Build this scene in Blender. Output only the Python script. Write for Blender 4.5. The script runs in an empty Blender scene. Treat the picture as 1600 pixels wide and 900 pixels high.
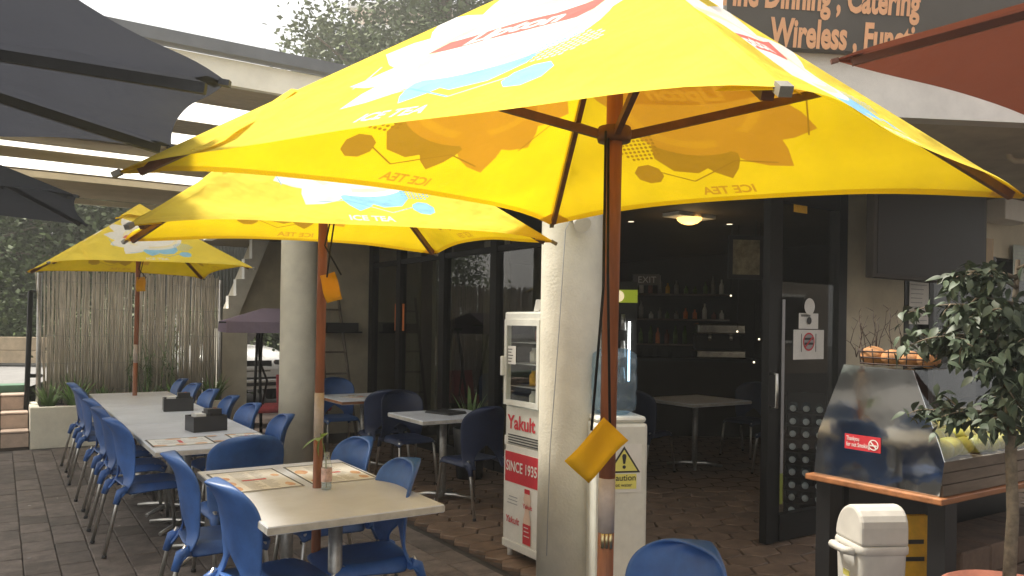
import bpy, bmesh, math, random
from mathutils import Vector, Matrix, geometry
R = math.radians
random.seed(7)
sc = bpy.context.scene
col = sc.collection

# ------------------------------------------------------------------ camera
F = 1220.0; HY = 505.0; YAW = R(33.3); ROLL = 0.015; CZ = 1.55
FW = Vector((math.sin(YAW), math.cos(YAW), 0)); RT = Vector((math.cos(YAW), -math.sin(YAW), 0)); UP = Vector((0, 0, 1))
CR = RT*math.cos(ROLL) + UP*math.sin(ROLL); CU = UP*math.cos(ROLL) - RT*math.sin(ROLL)
CAM = Vector((0, 0, CZ))
cd = bpy.data.cameras.new('camera'); cam = bpy.data.objects.new('camera', cd); col.objects.link(cam)
cd.sensor_width = 36; cd.lens = 36*F/1600; cd.shift_y = (HY-450)/1600; cd.clip_end = 400; cd.clip_start = 0.05
M3 = Matrix((CR, CU, -FW)).transposed()
cam.matrix_world = Matrix.Translation(CAM) @ M3.to_4x4()
sc.camera = cam
# ------------------------------------------------------------------ light
SUN_EL, SUN_BEAR = R(63), R(-38)          # bearing measured from +Y towards +X
sd = Vector((math.sin(SUN_BEAR)*math.cos(SUN_EL), math.cos(SUN_BEAR)*math.cos(SUN_EL), math.sin(SUN_EL)))
sl = bpy.data.lights.new('sun', 'SUN'); sl.energy = 4.2; sl.angle = R(11); sl.color = (1, .94, .82)
so = bpy.data.objects.new('sun', sl); col.objects.link(so); so.rotation_euler = sd.to_track_quat('Z', 'Y').to_euler(); so.location = (-8, 0, 12)
w = bpy.data.worlds.new('World'); sc.world = w; w.use_nodes = True
nt = w.node_tree; bg = nt.nodes['Background']
sky = nt.nodes.new('ShaderNodeTexSky'); sky.sky_type = 'NISHITA'; sky.sun_disc = False
sky.sun_elevation = SUN_EL; sky.sun_rotation = SUN_BEAR; sky.dust_density = 7; sky.air_density = 1.0; sky.ozone_density = 0.6
cl_ = nt.nodes.new('ShaderNodeMix'); cl_.data_type = 'RGBA'; cl_.inputs[0].default_value = .62; cl_.inputs[7].default_value = (8.1, 7.9, 7.5, 1)   # thin white cloud over the clear sky
nt.links.new(sky.outputs[0], cl_.inputs[6]); nt.links.new(cl_.outputs[2], bg.inputs[0]); bg.inputs[1].default_value = 0.13
sc.view_settings.view_transform = 'Standard'; sc.view_settings.look = 'None'
sc.view_settings.exposure = 0.84; sc.view_settings.gamma = 1
sc.render.engine = 'CYCLES'
cy = sc.cycles; cy.max_bounces = 8; cy.diffuse_bounces = 4; cy.glossy_bounces = 3; cy.transmission_bounces = 4; cy.transparent_max_bounces = 12
cy.caustics_reflective = False; cy.caustics_refractive = False

# ------------------------------------------------------------------ helpers
def ray(px, py): return FW + CR*((px-800)/F) - CU*((py-HY)/F)
def atD(px, py, d): return CAM + ray(px, py)*d
def onZ(px, py, z): r = ray(px, py); return CAM + r*((z-CZ)/r.z)
def onY(px, py, y): r = ray(px, py); return CAM + r*(y/r.y)
def onX(px, py, x): r = ray(px, py); return CAM + r*(x/r.x)
def W(l, d, z): p = FW*d + RT*l; return Vector((p.x, p.y, z))
def proj(p):
    v = Vector(p)-CAM; d = v.dot(FW)
    if d < .05: return None
    return 800+F*v.dot(CR)/d, HY-F*v.dot(CU)/d, d

def tag(o, label=None, cat=None, group=None, kind=None):
    if label: o['label'] = label
    if cat: o['category'] = cat
    if group: o['group'] = group
    if kind: o['kind'] = kind
    return o
def thing(name, label, cat, loc=(0, 0, 0), rz=0, group=None):
    o = bpy.data.objects.new(name, None); col.objects.link(o); o.empty_display_size = .1
    o.location = loc; o.rotation_euler = (0, 0, rz)
    return tag(o, label, cat, group)
def mw(o):
    m = Matrix.Translation(o.location) @ o.rotation_euler.to_matrix().to_4x4()
    if any(abs(s-1) > 1e-6 for s in o.scale): m = m @ Matrix.Diagonal((*o.scale, 1))
    return mw(o.parent) @ m if o.parent else m
def dup(o, parent=None):
    c = o.copy(); col.objects.link(c)
    if parent: c.parent = parent
    for ch in list(KIDS.get(o, [])): KIDS.setdefault(c, []).append(dup(ch, c))
    return c
KIDS = {}

class MB:
    def __init__(s): s.v = []; s.f = []; s.m = []; s.sm = []
    def add(s, vs, fs, mi=0, smooth=False):
        n = len(s.v); s.v += [Vector(v) for v in vs]
        for f in fs: s.f.append([i+n for i in f]); s.m.append(mi); s.sm.append(smooth)
        return s
    def box(s, a, b, mi=0, rot=None, piv=None):
        x0, y0, z0 = a; x1, y1, z1 = b
        vs = [Vector(p) for p in ((x0,y0,z0),(x1,y0,z0),(x1,y1,z0),(x0,y1,z0),(x0,y0,z1),(x1,y0,z1),(x1,y1,z1),(x0,y1,z1))]
        if rot is not None:
            pv = Vector(piv) if piv is not None else sum(vs, Vector())/8
            vs = [pv+rot@(v-pv) for v in vs]
        return s.add(vs, [(0,3,2,1),(4,5,6,7),(0,1,5,4),(1,2,6,5),(2,3,7,6),(3,0,4,7)], mi)
    def rbox(s, a, b, r=.01, mi=0, seg=2):
        bm = bmesh.new(); bmesh.ops.create_cube(bm, size=1)
        a = Vector(a); b = Vector(b)
        for v in bm.verts: v.co = Vector([(a[i]+b[i])/2+v.co[i]*(b[i]-a[i]) for i in range(3)])
        bmesh.ops.bevel(bm, geom=bm.edges[:], offset=r, segments=seg, affect='EDGES', profile=.5)
        bm.verts.index_update(); s.add([v.co for v in bm.verts], [[v.index for v in f.verts] for f in bm.faces], mi); bm.free(); return s
    def cyl(s, p0, p1, r0, r1=None, n=12, mi=0, caps=True, smooth=True):
        return s.tube([p0, p1], [r0, r0 if r1 is None else r1], n, mi, caps, smooth)
    def tube(s, pts, rs, n=8, mi=0, caps=True, smooth=True):
        pts = [Vector(p) for p in pts]
        if not isinstance(rs, (list, tuple)): rs = [rs]*len(pts)
        vs = []; ref = None
        for i, p in enumerate(pts):
            t = (pts[min(i+1, len(pts)-1)]-pts[max(i-1, 0)]).normalized()
            if ref is None: ref = Vector((0,0,1)) if abs(t.z) < .9 else Vector((1,0,0))
            a = t.cross(ref).normalized(); b = a.cross(t).normalized(); ref = b
            for k in range(n):
                an = 2*math.pi*k/n; vs.append(p+(a*math.cos(an)+b*math.sin(an))*rs[i])
        fs = [(i*n+k, i*n+(k+1) % n, (i+1)*n+(k+1) % n, (i+1)*n+k) for i in range(len(pts)-1) for k in range(n)]
        fs = [f[::-1] for f in fs]
        s.add(vs, fs, mi, smooth)
        if caps:
            m = len(s.v)-len(vs); L = len(pts)-1
            s.f.append([m+k for k in range(n)]); s.m.append(mi); s.sm.append(False)
            s.f.append([m+L*n+n-1-k for k in range(n)]); s.m.append(mi); s.sm.append(False)
        return s
    def lathe(s, c, prof, n=20, mi=0, ax=None, smooth=True):
        c = Vector(c); az = Vector(ax).normalized() if ax is not None else Vector((0,0,1))
        a = az.orthogonal().normalized(); b = az.cross(a)
        vs = [c+az*z+(a*math.cos(2*math.pi*k/n)+b*math.sin(2*math.pi*k/n))*r for r, z in prof for k in range(n)]
        fs = [(i*n+k, i*n+(k+1) % n, (i+1)*n+(k+1) % n, (i+1)*n+k) for i in range(len(prof)-1) for k in range(n)]
        return s.add(vs, fs, mi, smooth)
    def sph(s, c, r, n=12, mi=0, sc=(1,1,1)):
        m = max(4, n//2)
        return s.lathe2(c, [(math.sin(math.pi*i/m)*r, -math.cos(math.pi*i/m)*r) for i in range(m+1)], n, mi, sc)
    def lathe2(s, c, prof, n, mi, sc):
        k0 = len(s.v); s.lathe((0,0,0), prof, n, mi)
        for i in range(k0, len(s.v)): v = s.v[i]; s.v[i] = Vector(c)+Vector((v.x*sc[0], v.y*sc[1], v.z*sc[2]))
        return s
    def prism(s, poly, n, depth, mi=0):
        """poly: 3D points of a planar outline; extruded along n by depth"""
        n = Vector(n).normalized(); k = len(poly); P = [Vector(p) for p in poly]
        vs = P+[p+n*depth for p in P]
        return s.add(vs, [list(range(k))[::-1], list(range(k, 2*k))]+[(i, (i+1) % k, k+(i+1) % k, k+i) for i in range(k)], mi)
    def text(s, txt, o, xd, yd, size, mi=0, bold=0, shear=0, align='LEFT', sx=1, lift=0, fit=None):
        vs, fs = text_geo(txt, size, bold, shear, align)
        if fit: sx = fit/max(1e-6, max(v[0] for v in vs))
        xd = Vector(xd).normalized(); yd = Vector(yd).normalized(); n = xd.cross(yd)
        return s.add([Vector(o)+xd*x*sx+yd*y+n*lift for x, y in vs], fs, mi)
    def build(s, name, mats, parent=None, origin=None, world=False):
        me = bpy.data.meshes.new(name)
        if world and parent is not None:
            inv = mw(parent).inverted(); vs = [inv@v for v in s.v]
        elif origin is not None: vs = [v-Vector(origin) for v in s.v]
        else: vs = s.v
        me.from_pydata([tuple(v) for v in vs], [], s.f)
        for mt in (mats if isinstance(mats, (list, tuple)) else [mats]): me.materials.append(mt)
        me.polygons.foreach_set('material_index', s.m); me.polygons.foreach_set('use_smooth', s.sm)
        me.update()
        o = bpy.data.objects.new(name, me); col.objects.link(o)
        if parent: o.parent = parent; KIDS.setdefault(parent, []).append(o)
        if origin is not None: o.location = origin
        return o

_tc = {}
def text_geo(txt, size, bold=0, shear=0, align='LEFT'):
    key = (txt, size, bold, shear, align)
    if key in _tc: return _tc[key]
    cu = bpy.data.curves.new('t', 'FONT'); cu.body = txt; cu.size = size; cu.offset = bold; cu.shear = shear; cu.align_x = align; cu.resolution_u = 3
    ob = bpy.data.objects.new('t', cu); col.objects.link(ob)
    dg = bpy.context.evaluated_depsgraph_get(); ev = ob.evaluated_get(dg); me = ev.to_mesh()
    r = ([(v.co.x, v.co.y) for v in me.vertices], [list(p.vertices) for p in me.polygons])
    ev.to_mesh_clear(); bpy.data.objects.remove(ob); bpy.data.curves.remove(cu)
    _tc[key] = r; return r

def bake(o, mods):
    """apply modifiers given as (type, dict) and give back a plain mesh object"""
    for t, kw in mods:
        m = o.modifiers.new(t, t)
        for k, v in kw.items(): setattr(m, k, v)
    dg = bpy.context.evaluated_depsgraph_get(); me = bpy.data.meshes.new_from_object(o.evaluated_get(dg))
    o.modifiers.clear(); o.data = me; return o

# ------------------------------------------------------------------ materials
def mat(name, c, rough=.6, var=.12, vs=8, bump=0, bs=40, metal=0, rnd=0, c2=None, stretch=None, spec=.5, coat=0, detail=6):
    m = bpy.data.materials.new(name); m.use_nodes = True; t = m.node_tree; N = t.nodes; L = t.links
    b = N['Principled BSDF']; b.inputs['Roughness'].default_value = rough; b.inputs['Metallic'].default_value = metal
    b.inputs['Specular IOR Level'].default_value = spec; b.inputs['Coat Weight'].default_value = coat
    tc = N.new('ShaderNodeTexCoord'); src = tc.outputs['Object']
    if stretch:
        mp = N.new('ShaderNodeMapping'); mp.inputs['Scale'].default_value = stretch; L.new(src, mp.inputs[0]); src = mp.outputs[0]
    if rnd:
        oi = N.new('ShaderNodeObjectInfo'); ad = N.new('ShaderNodeVectorMath'); ad.operation = 'ADD'
        mu = N.new('ShaderNodeMath'); mu.operation = 'MULTIPLY'; mu.inputs[1].default_value = 57
        L.new(oi.outputs['Random'], mu.inputs[0]); L.new(src, ad.inputs[0]); L.new(mu.outputs[0], ad.inputs[1]); src = ad.outputs[0]
    nz = N.new('ShaderNodeTexNoise'); nz.inputs['Scale'].default_value = vs; nz.inputs['Detail'].default_value = detail; nz.inputs['Roughness'].default_value = .65; L.new(src, nz.inputs[0])
    mx = N.new('ShaderNodeMix'); mx.data_type = 'RGBA'
    d = c2 if c2 else tuple(x*(1-2.2*var) for x in c); e = c if c2 else tuple(min(1, x*(1+1.4*var)) for x in c)
    mx.inputs[6].default_value = (*d, 1); mx.inputs[7].default_value = (*e, 1)
    cr = N.new('ShaderNodeMapRange'); cr.inputs[1].default_value = .3; cr.inputs[2].default_value = .7; L.new(nz.outputs[0], cr.inputs[0]); L.new(cr.outputs[0], mx.inputs[0])
    out = mx.outputs[2]
    if rnd:
        hs = N.new('ShaderNodeHueSaturation'); mr = N.new('ShaderNodeMapRange'); mr.inputs[3].default_value = 1-rnd; mr.inputs[4].default_value = 1+rnd
        L.new(oi.outputs['Random'], mr.inputs[0]); L.new(mr.outputs[0], hs.inputs['Value']); L.new(out, hs.inputs['Color']); out = hs.outputs[0]
    L.new(out, b.inputs['Base Color'])
    rr = N.new('ShaderNodeMapRange'); rr.inputs[3].default_value = max(0, rough-.08); rr.inputs[4].default_value = min(1, rough+.1); L.new(nz.outputs[0], rr.inputs[0]); L.new(rr.outputs[0], b.inputs['Roughness'])
    if bump:
        n2 = N.new('ShaderNodeTexNoise'); n2.inputs['Scale'].default_value = bs; n2.inputs['Detail'].default_value = 4; L.new(src, n2.inputs[0])
        bp = N.new('ShaderNodeBump'); bp.inputs['Strength'].default_value = min(1, bump); bp.inputs['Distance'].default_value = .01; L.new(n2.outputs[0], bp.inputs['Height']); L.new(bp.outputs[0], b.inputs['Normal'])
    return m
def fabric(name, front, back, trans, tf=.5, var=.05, weave=700):
    m = bpy.data.materials.new(name); m.use_nodes = True; t = m.node_tree; N = t.nodes; L = t.links; N.remove(N['Principled BSDF'])
    g = N.new('ShaderNodeNewGeometry'); mx = N.new('ShaderNodeMix'); mx.data_type = 'RGBA'
    mx.inputs[6].default_value = (*front, 1); mx.inputs[7].default_value = (*back, 1); L.new(g.outputs['Backfacing'], mx.inputs[0])
    tc = N.new('ShaderNodeTexCoord'); nz = N.new('ShaderNodeTexNoise'); nz.inputs['Scale'].default_value = 5; nz.inputs['Detail'].default_value = 8; L.new(tc.outputs['Object'], nz.inputs[0])
    mr = N.new('ShaderNodeMapRange'); mr.inputs[3].default_value = 1-2*var; mr.inputs[4].default_value = 1+2*var; L.new(nz.outputs[0], mr.inputs[0])
    hs = N.new('ShaderNodeHueSaturation'); L.new(mr.outputs[0], hs.inputs['Value']); L.new(mx.outputs[2], hs.inputs['Color'])
    h2 = N.new('ShaderNodeHueSaturation'); L.new(mr.outputs[0], h2.inputs['Value']); h2.inputs['Color'].default_value = (*trans, 1)
    df = N.new('ShaderNodeBsdfDiffuse'); tr = N.new('ShaderNodeBsdfTranslucent'); ms = N.new('ShaderNodeMixShader'); ms.inputs[0].default_value = tf
    n2 = N.new('ShaderNodeTexNoise'); n2.inputs['Scale'].default_value = weave; L.new(tc.outputs['Object'], n2.inputs[0])
    n3 = N.new('ShaderNodeTexNoise'); n3.inputs['Scale'].default_value = 9; L.new(tc.outputs['Object'], n3.inputs[0])
    sm = N.new('ShaderNodeMath'); sm.operation = 'MULTIPLY_ADD'; sm.inputs[1].default_value = .06; L.new(n2.outputs[0], sm.inputs[0]); L.new(n3.outputs[0], sm.inputs[2])
    bp = N.new('ShaderNodeBump'); bp.inputs['Strength'].default_value = .5; bp.inputs['Distance'].default_value = .045; L.new(sm.outputs[0], bp.inputs['Height'])
    L.new(hs.outputs[0], df.inputs[0]); L.new(h2.outputs[0], tr.inputs[0]); L.new(bp.outputs[0], df.inputs['Normal'])
    L.new(df.outputs[0], ms.inputs[1]); L.new(tr.outputs[0], ms.inputs[2]); L.new(ms.outputs[0], N['Material Output'].inputs[0]); return m
def glass(name, tint=(.9, .93, .92), rough=0, base=.04, ior=1.5, dif=0):
    m = bpy.data.materials.new(name); m.use_nodes = True; t = m.node_tree; N = t.nodes; L = t.links; N.remove(N['Principled BSDF'])
    a = N.new('ShaderNodeBsdfTransparent'); a.inputs[0].default_value = (*tint, 1); g = N.new('ShaderNodeBsdfGlossy'); g.inputs['Roughness'].default_value = rough
    fr = N.new('ShaderNodeFresnel'); fr.inputs[0].default_value = ior; ad = N.new('ShaderNodeMath'); ad.operation = 'ADD'; ad.inputs[1].default_value = base; ad.use_clamp = True; L.new(fr.outputs[0], ad.inputs[0])
    gm_ = N.new('ShaderNodeNewGeometry'); iv = N.new('ShaderNodeMath'); iv.operation = 'SUBTRACT'; iv.inputs[0].default_value = 1; L.new(gm_.outputs['Backfacing'], iv.inputs[1])   # panes are modelled with two faces: only the outer one mirrors
    mu_ = N.new('ShaderNodeMath'); mu_.operation = 'MULTIPLY'; L.new(ad.outputs[0], mu_.inputs[0]); L.new(iv.outputs[0], mu_.inputs[1]); ad = mu_
    ms = N.new('ShaderNodeMixShader'); L.new(ad.outputs[0], ms.inputs[0]); L.new(a.outputs[0], ms.inputs[1]); L.new(g.outputs[0], ms.inputs[2]); o_ = ms.outputs[0]
    if dif:
        d_ = N.new('ShaderNodeBsdfDiffuse'); d_.inputs[0].default_value = (*tint, 1); m2 = N.new('ShaderNodeMixShader'); m2.inputs[0].default_value = dif; L.new(o_, m2.inputs[1]); L.new(d_.outputs[0], m2.inputs[2]); o_ = m2.outputs[0]
    L.new(o_, N['Material Output'].inputs[0]); return m
def emit(name, c, s):
    m = bpy.data.materials.new(name); m.use_nodes = True; b = m.node_tree.nodes['Principled BSDF']
    b.inputs['Base Color'].default_value = (*c, 1); b.inputs['Emission Color'].default_value = (*c, 1); b.inputs['Emission Strength'].default_value = s; return m

YEL = fabric('yellow canopy cloth', (.87, .69, .10), (.86, .62, .015), (.94, .68, .012), .34, .085)
WHP = fabric('white print', (.86, .86, .82), (.8, .52, .03), (.62, .30, .02), .33)
CRP = fabric('cream print', (.88, .82, .55), (.8, .52, .03), (.70, .36, .02), .33)
REP = fabric('red print', (.74, .20, .18), (.8, .52, .03), (.50, .21, .012), .33)
BLP = fabric('blue print', (.30, .62, .85), (.75, .48, .03), (.42, .23, .014), .33)
DKP = fabric('teal print', (.22, .52, .72), (.72, .45, .03), (.36, .19, .012), .33)
CHAR = fabric('charcoal canopy cloth', (.06, .064, .075), (.055, .058, .066), (.075, .08, .10), .25)
MAR = fabric('maroon canopy cloth', (.15, .042, .027), (.14, .042, .028), (.17, .048, .025), .25)
PURP = fabric('purple canopy cloth', (.36, .30, .40), (.3, .25, .34), (.3, .22, .3), .25)
TAGM = fabric('yellow pad cloth', (.86, .47, .02), (.86, .47, .02), (.9, .48, .02), .15)
PINK = mat('pink cushion', (.62, .12, .14), .8)
WOOD = mat('brown pole wood', (.35, .12, .05), .5, .25, 14, .15, 60, stretch=(1, 1, .12))
WOODD = mat('dark rib wood', (.17, .07, .03), .55, .2, 14, .1, 60)
OAK = mat('counter wood', (.36, .15, .06), .45, .25, 10, .15, 50, stretch=(.2, 1, 1))
STEEL = mat('brushed steel', (.62, .61, .58), .32, .08, 30, metal=1)
DULLST = mat('dull steel', (.42, .41, .39), .45, .12, 30, metal=.8)
BRASS = mat('brass screw', (.6, .5, .28), .35, metal=1)
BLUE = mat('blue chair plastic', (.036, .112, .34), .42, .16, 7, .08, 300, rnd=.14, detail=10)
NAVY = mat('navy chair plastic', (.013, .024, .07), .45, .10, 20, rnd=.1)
WHT = mat('white laminate', (.72, .755, .83), .34, .07, 3.5, .02, 300, detail=9)
WEDGE = mat('table edge', (.55, .53, .48), .5, .12, 12)
CREAM = mat('cream stucco', (.71, .68, .58), .85, .08, 3, .28, 70)
CREAM2 = mat('cream wall paint', (.60, .55, .42), .8, .10, 2.5, .25, 60)
WHITEP = mat('white paint', (.76, .75, .70), .6, .06, 4, .1, 50)
APPL = mat('white appliance enamel', (.72, .72, .66), .35, .05, 9)
BLK = mat('black frame', (.010, .0095, .009), .5, .1, spec=.25)
BLKP = mat('black plastic', (.02, .02, .022), .4, .1)
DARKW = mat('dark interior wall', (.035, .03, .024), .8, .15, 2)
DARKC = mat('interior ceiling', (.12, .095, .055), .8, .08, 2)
REDP = mat('red print ink', (.60, .035, .05), .5, .05)
INK = mat('dark ink', (.03, .03, .03), .6, .05)
GRYI = mat('grey ink', (.35, .35, .36), .6, .05)
PAPER = mat('paper', (.78, .77, .73), .7, .04)
PICT = mat('food print', (.55, .22, .14), .6, .35, 40, c2=(.75, .55, .3))
YLW = mat('warning yellow', (.80, .74, .18), .5, .04)
BOARDY = mat('yellow plastic', (.80, .46, .03), .5, .12, 10)
TERRA = mat('terracotta', (.28, .10, .065), .8, .15, 6, .2)
SOIL = mat('soil', (.05, .035, .025), .95, .3, 30, .6, 60)
BARK = mat('bark', (.22, .18, .13), .9, .25, 25, .5, 40)
LEAF = mat('ficus leaf', (.10, .14, .09), .52, .25, 9, rnd=.35)
LEAFG = mat('green leaf', (.15, .25, .07), .5, .3, 9, rnd=.3)
LEAFT = mat('tree leaf', (.12, .16, .06), .6, .35, .8)
LEAFD = mat('dark tree leaf', (.09, .13, .035), .6, .35, .8)
PAVER = mat('paver', (.165, .137, .120), .75, .20, 9, .5, 70, rnd=.26)
JOINT = mat('joint sand', (.06, .055, .05), .95, .2, 20, .5, 80)
HEX = mat('hex tile', (.215, .145, .10), .5, .22, 7, .2, 40, rnd=.14)
HJOINT = mat('tile grout', (.07, .05, .04), .9)
STEPT = mat('step tile', (.46, .35, .28), .6, .10, 8, rnd=.08)
CONC = mat('concrete', (.36, .345, .32), .85, .12, 3, .3, 40)
SANDST = mat('sandstone', (.47, .37, .25), .9, .15, 4, .5, 30, rnd=.12)
ASPH = mat('road', (.24, .235, .23), .9, .1, 5, .3, 60)
CANE = mat('bamboo cane', (.63, .57, .48), .7, .30, 3, stretch=(40, 40, 1))
GREENF = mat('green strip', (.10, .20, .13), .7)
ROOFT = fabric('translucent roof sheet', (.85, .85, .82), (.85, .85, .82), (.95, .95, .90), .72, .02, 50)
ROOFO = mat('tan roof sheet', (.42, .35, .24), .6, .08, 3)
COLORB = mat('corrugated cladding', (.10, .105, .095), .6, .1)
GLS = glass('shop glass', (.62, .63, .58), base=.04)
GLSC = glass('clear glass', (.92, .95, .94))
DGLS = glass('door glass', (.92, .94, .93), base=-.01)
WGLS = glass('dark window glass', (.5, .5, .47), base=0)
VASE = glass('bottle glass', (.96, .97, .95), base=-.02, dif=.16)
FGLS = glass('fridge glass', (.95, .97, .96), base=0)
WATER = glass('bottle plastic', (.72, .82, .88), .05, .0, dif=.12)
BLUEW = glass('blue bottle', (.55, .70, .82), .05, .02, dif=.14)
MIRR = mat('polished panel', (.66, .66, .64), .05, .04, 3, .22, 2.2, metal=1)
SCREEN = mat('tv screen', (.026, .02, .016), .4, .05, spec=.08)
TVB = mat('tv bezel', (.05, .042, .034), .55, .05, spec=.15)
BREAD = mat('bread crust', (.52, .25, .10), .75, .25, 20, .4, 30)
MANGO = mat('mango skin', (.55, .44, .07), .45, .3, 14, rnd=.25, c2=(.28, .32, .06))
PLANK = mat('grey plank', (.22, .18, .14), .8, .25, 6, .3, 40, stretch=(.2, 1, 1))
TWIG = mat('dark twig', (.05, .03, .025), .8)
SIGNB = mat('sign board', (.075, .066, .052), .55, .08, 3)
ORNG = mat('orange lettering', (.75, .40, .20), .55, .04)
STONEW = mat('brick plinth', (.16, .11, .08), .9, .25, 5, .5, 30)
CURT = mat('curtain', (.30, .28, .22), .9, .12, 6, stretch=(1, 14, .3))
CARW = mat('car paint', (.75, .75, .74), .25, .03, coat=.6)
CHROME = mat('chrome', (.75, .75, .75), .12, metal=1)
RUBB = mat('rubber', (.02, .02, .02), .8)
PBLD = mat('pink render', (.72, .56, .46), .85, .06, .6)
ORST = mat('orange sticker', (.82, .22, .04), .5, .1)

# ================================================================== SETTING
g = MB(); g.add([(-60, -40, -.05), (60, -40, -.05), (60, 70, -.05), (-60, 70, -.05)], [(0, 1, 2, 3)])
tag(g.build('ground', JOINT), kind='structure')

# ---- pavers
PW, PL = .19, .27
pv = MB(); pv.rbox((-PW/2+.0022, -PL/2+.0022, -.046), (PW/2-.0022, PL/2-.0022, 0), .005, seg=1)
paving = MB().add([(-5, 0, -.03), (2.7, 0, -.03), (2.7, 10.84, -.03), (-5, 10.84, -.03)], [(0, 1, 2, 3)]).build('paving', JOINT); tag(paving, kind='structure')
cells = []
for i in range(-24, 15):
    for j in range(1, 42):
        x = i*PW+.05; y = j*PL+(PL/2 if i % 2 else 0)-.2
        if x+PW/2 > 2.7 or y > 10.6 or y < .3: continue
        p = proj((x, y, 0))
        if not p or p[0] < -60 or p[0] > 1650 or p[1] > 960: continue
        cells.append((p[2], x, y))
cells.sort()
me = None; rest = MB()
for k, (d, x, y) in enumerate(cells):
    loc = (x, y, random.uniform(-.004, .002)); rot = (random.uniform(-.006, .006), random.uniform(-.008, .008), random.uniform(-.008, .008))
    if k < 300:
        if me is None: o = pv.build('paver', PAVER, paving); me = o.data
        else: o = bpy.data.objects.new('paver', me); col.objects.link(o); o.parent = paving
        o.location = loc; o.rotation_euler = rot
    else: rest.box((x-PW/2+.004, y-PL/2+.004, -.03), (x+PW/2-.004, y+PL/2-.004, loc[2]))
if rest.v: tag(rest.build('paver_field', PAVER, paving), kind='stuff')

lt = MB(); rng = random.Random(77)
for k in range(90):
    c = Vector((rng.uniform(-1.2, 2.4), rng.uniform(3.2, 10.4), .0025)); an = rng.uniform(0, 6.28); a_ = rng.uniform(.006, .02); b_ = a_*rng.uniform(.3, .9)
    lt.add([c+Vector((math.cos(an+q)*a_, math.sin(an+q)*b_, rng.uniform(0, .004))) for q in (0, 1.3, 2.2, 3.4, 4.6)], [(0, 1, 2, 3, 4)], k % 3)
tag(lt.build('leaf_litter', [mat('crumb', (.6, .57, .5), .8), mat('dry leaf', (.22, .13, .06), .8), mat('grey bit', (.3, .29, .27), .8)]), kind='stuff')

# ---- hexagonal terracotta floor
hexfloor = MB().add([(2.70, -.5, -.025), (10, -.5, -.025), (10, 14, -.025), (2.70, 14, -.025)], [(0, 1, 2, 3)]).build('tiled_floor', HJOINT); tag(hexfloor, kind='structure')
HA, HB, HH = .165, .095, .105
hx = MB(); gp = .94
prf = [(HA*gp, 0), (HB*gp, HH*gp), (-HB*gp, HH*gp), (-HA*gp, 0), (-HB*gp, -HH*gp), (HB*gp, -HH*gp)]
inn = [(x*.96, y*.96) for x, y in prf]
hx.add([(x, y, -.03) for x, y in prf]+[(x, y, -.004) for x, y in prf]+[(x, y, 0) for x, y in inn],
       [(i, (i+1) % 6, 6+(i+1) % 6, 6+i) for i in range(6)]+[(6+i, 6+(i+1) % 6, 12+(i+1) % 6, 12+i) for i in range(6)]+[tuple(range(12, 18))])
cells = []
for i in range(0, 30):
    for j in range(0, 56):
        x = 2.86+i*(HA+HB); y = .2+j*2*HH+(HH if i % 2 else 0)
        if y > 9.5: continue
        p = proj((x, y, 0))
        if not p or p[0] < 400 or p[0] > 1680 or p[1] > 960: continue
        cells.append((p[2], x, y))
cells.sort(); me = None; rest = MB()
for k, (d, x, y) in enumerate(cells):
    z = random.uniform(-.002, .002)
    if k < 300:
        if me is None: o = hx.build('hex_tile', HEX, hexfloor); me = o.data
        else: o = bpy.data.objects.new('hex_tile', me); col.objects.link(o); o.parent = hexfloor
        o.location = (x, y, z); o.rotation_euler = (random.uniform(-.005, .005), random.uniform(-.005, .005), 0)
    else: rest.add([(x+a, y+b, z) for a, b in prf], [tuple(range(6))])
if rest.v: tag(rest.build('hex_tile_field', HEX, hexfloor), kind='stuff')

# ---- unseen building added behind the camera to shade the front and darken reflections
ob_ = thing('added_unseen_building', 'plain two storey building added unseen behind the camera for shade', 'building', (9, -10, 0))
MB().box((-9, -4, -.05), (16, 0, 8)).build('wall', mat('brown render', (.30, .25, .20), .9, .1, 1), ob_); MB().box((-9.3, -4.3, 8), (16.3, .3, 8.3)).build('roof', CONC, ob_)
for k in range(8):
    for z in (1.0, 4.6): wn = MB().box((-8+k*3, .003, z), (-6.4+k*3, .05, z+1.7)).build('window', WHITEP, ob_); MB().box((-7.9+k*3, .052, z+.1), (-6.5+k*3, .06, z+1.6)).build('pane', SCREEN, wn)

# ---- the building with the shop
YF = 3.65                                                  # the shop front runs along X at this Y
bld = thing('cafe_building', 'cream cafe building with dark open entrance under the sign', 'building', (5, 6, 0))
def bp(mb, name, m, label=None, parent=bld):
    o = mb.build(name, m, parent, world=True)
    if label: o['label'] = label
    return o
pxa = onY(1317, 600, YF).x; pxb = onY(1415, 600, YF).x; pdl = onY(1195, 600, YF).x
pil = MB(); pil.box((pxa, YF, -.03), (pxa+.40, YF+.12, 2.8)); pil.box((pxa+.42, YF+.025, -.03), (pxb, YF+.35, 2.8)); pil.box((pxa+.395, YF+.06, -.03), (pxa+.425, YF+.11, 2.79))
bp(pil, 'pillar', CREAM2)
rw = MB(); rw.box((pxb+.003, YF+.05, -.03), (10, YF+.2, .85)); rw.box((pxb+.003, YF+.05, 2.25), (10, YF+.2, 2.8)); bp(rw, 'lower_wall', CREAM2)
bp(MB().box((pxa-.02, YF+.04, 0), (pxa-.004, YF+.12, 2.6)), 'added_black_board', BLK)  # added black board, hides the bright pillar side behind the door glass
wf = MB()
for x in (pxb+.04, pxb+.42, pxb+1.5, 9.9): wf.box((x-.035, YF+.02, .852), (x+.035, YF+.14, 2.248))
wf.box((pxb+.08, YF+.03, .853), (9.8, YF+.13, .91)); bp(wf, 'window_frame', BLK)
bp(MB().box((pxb+.06, YF+.085, .9), (9.9, YF+.093, 2.25)), 'window_pane', WGLS)
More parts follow.
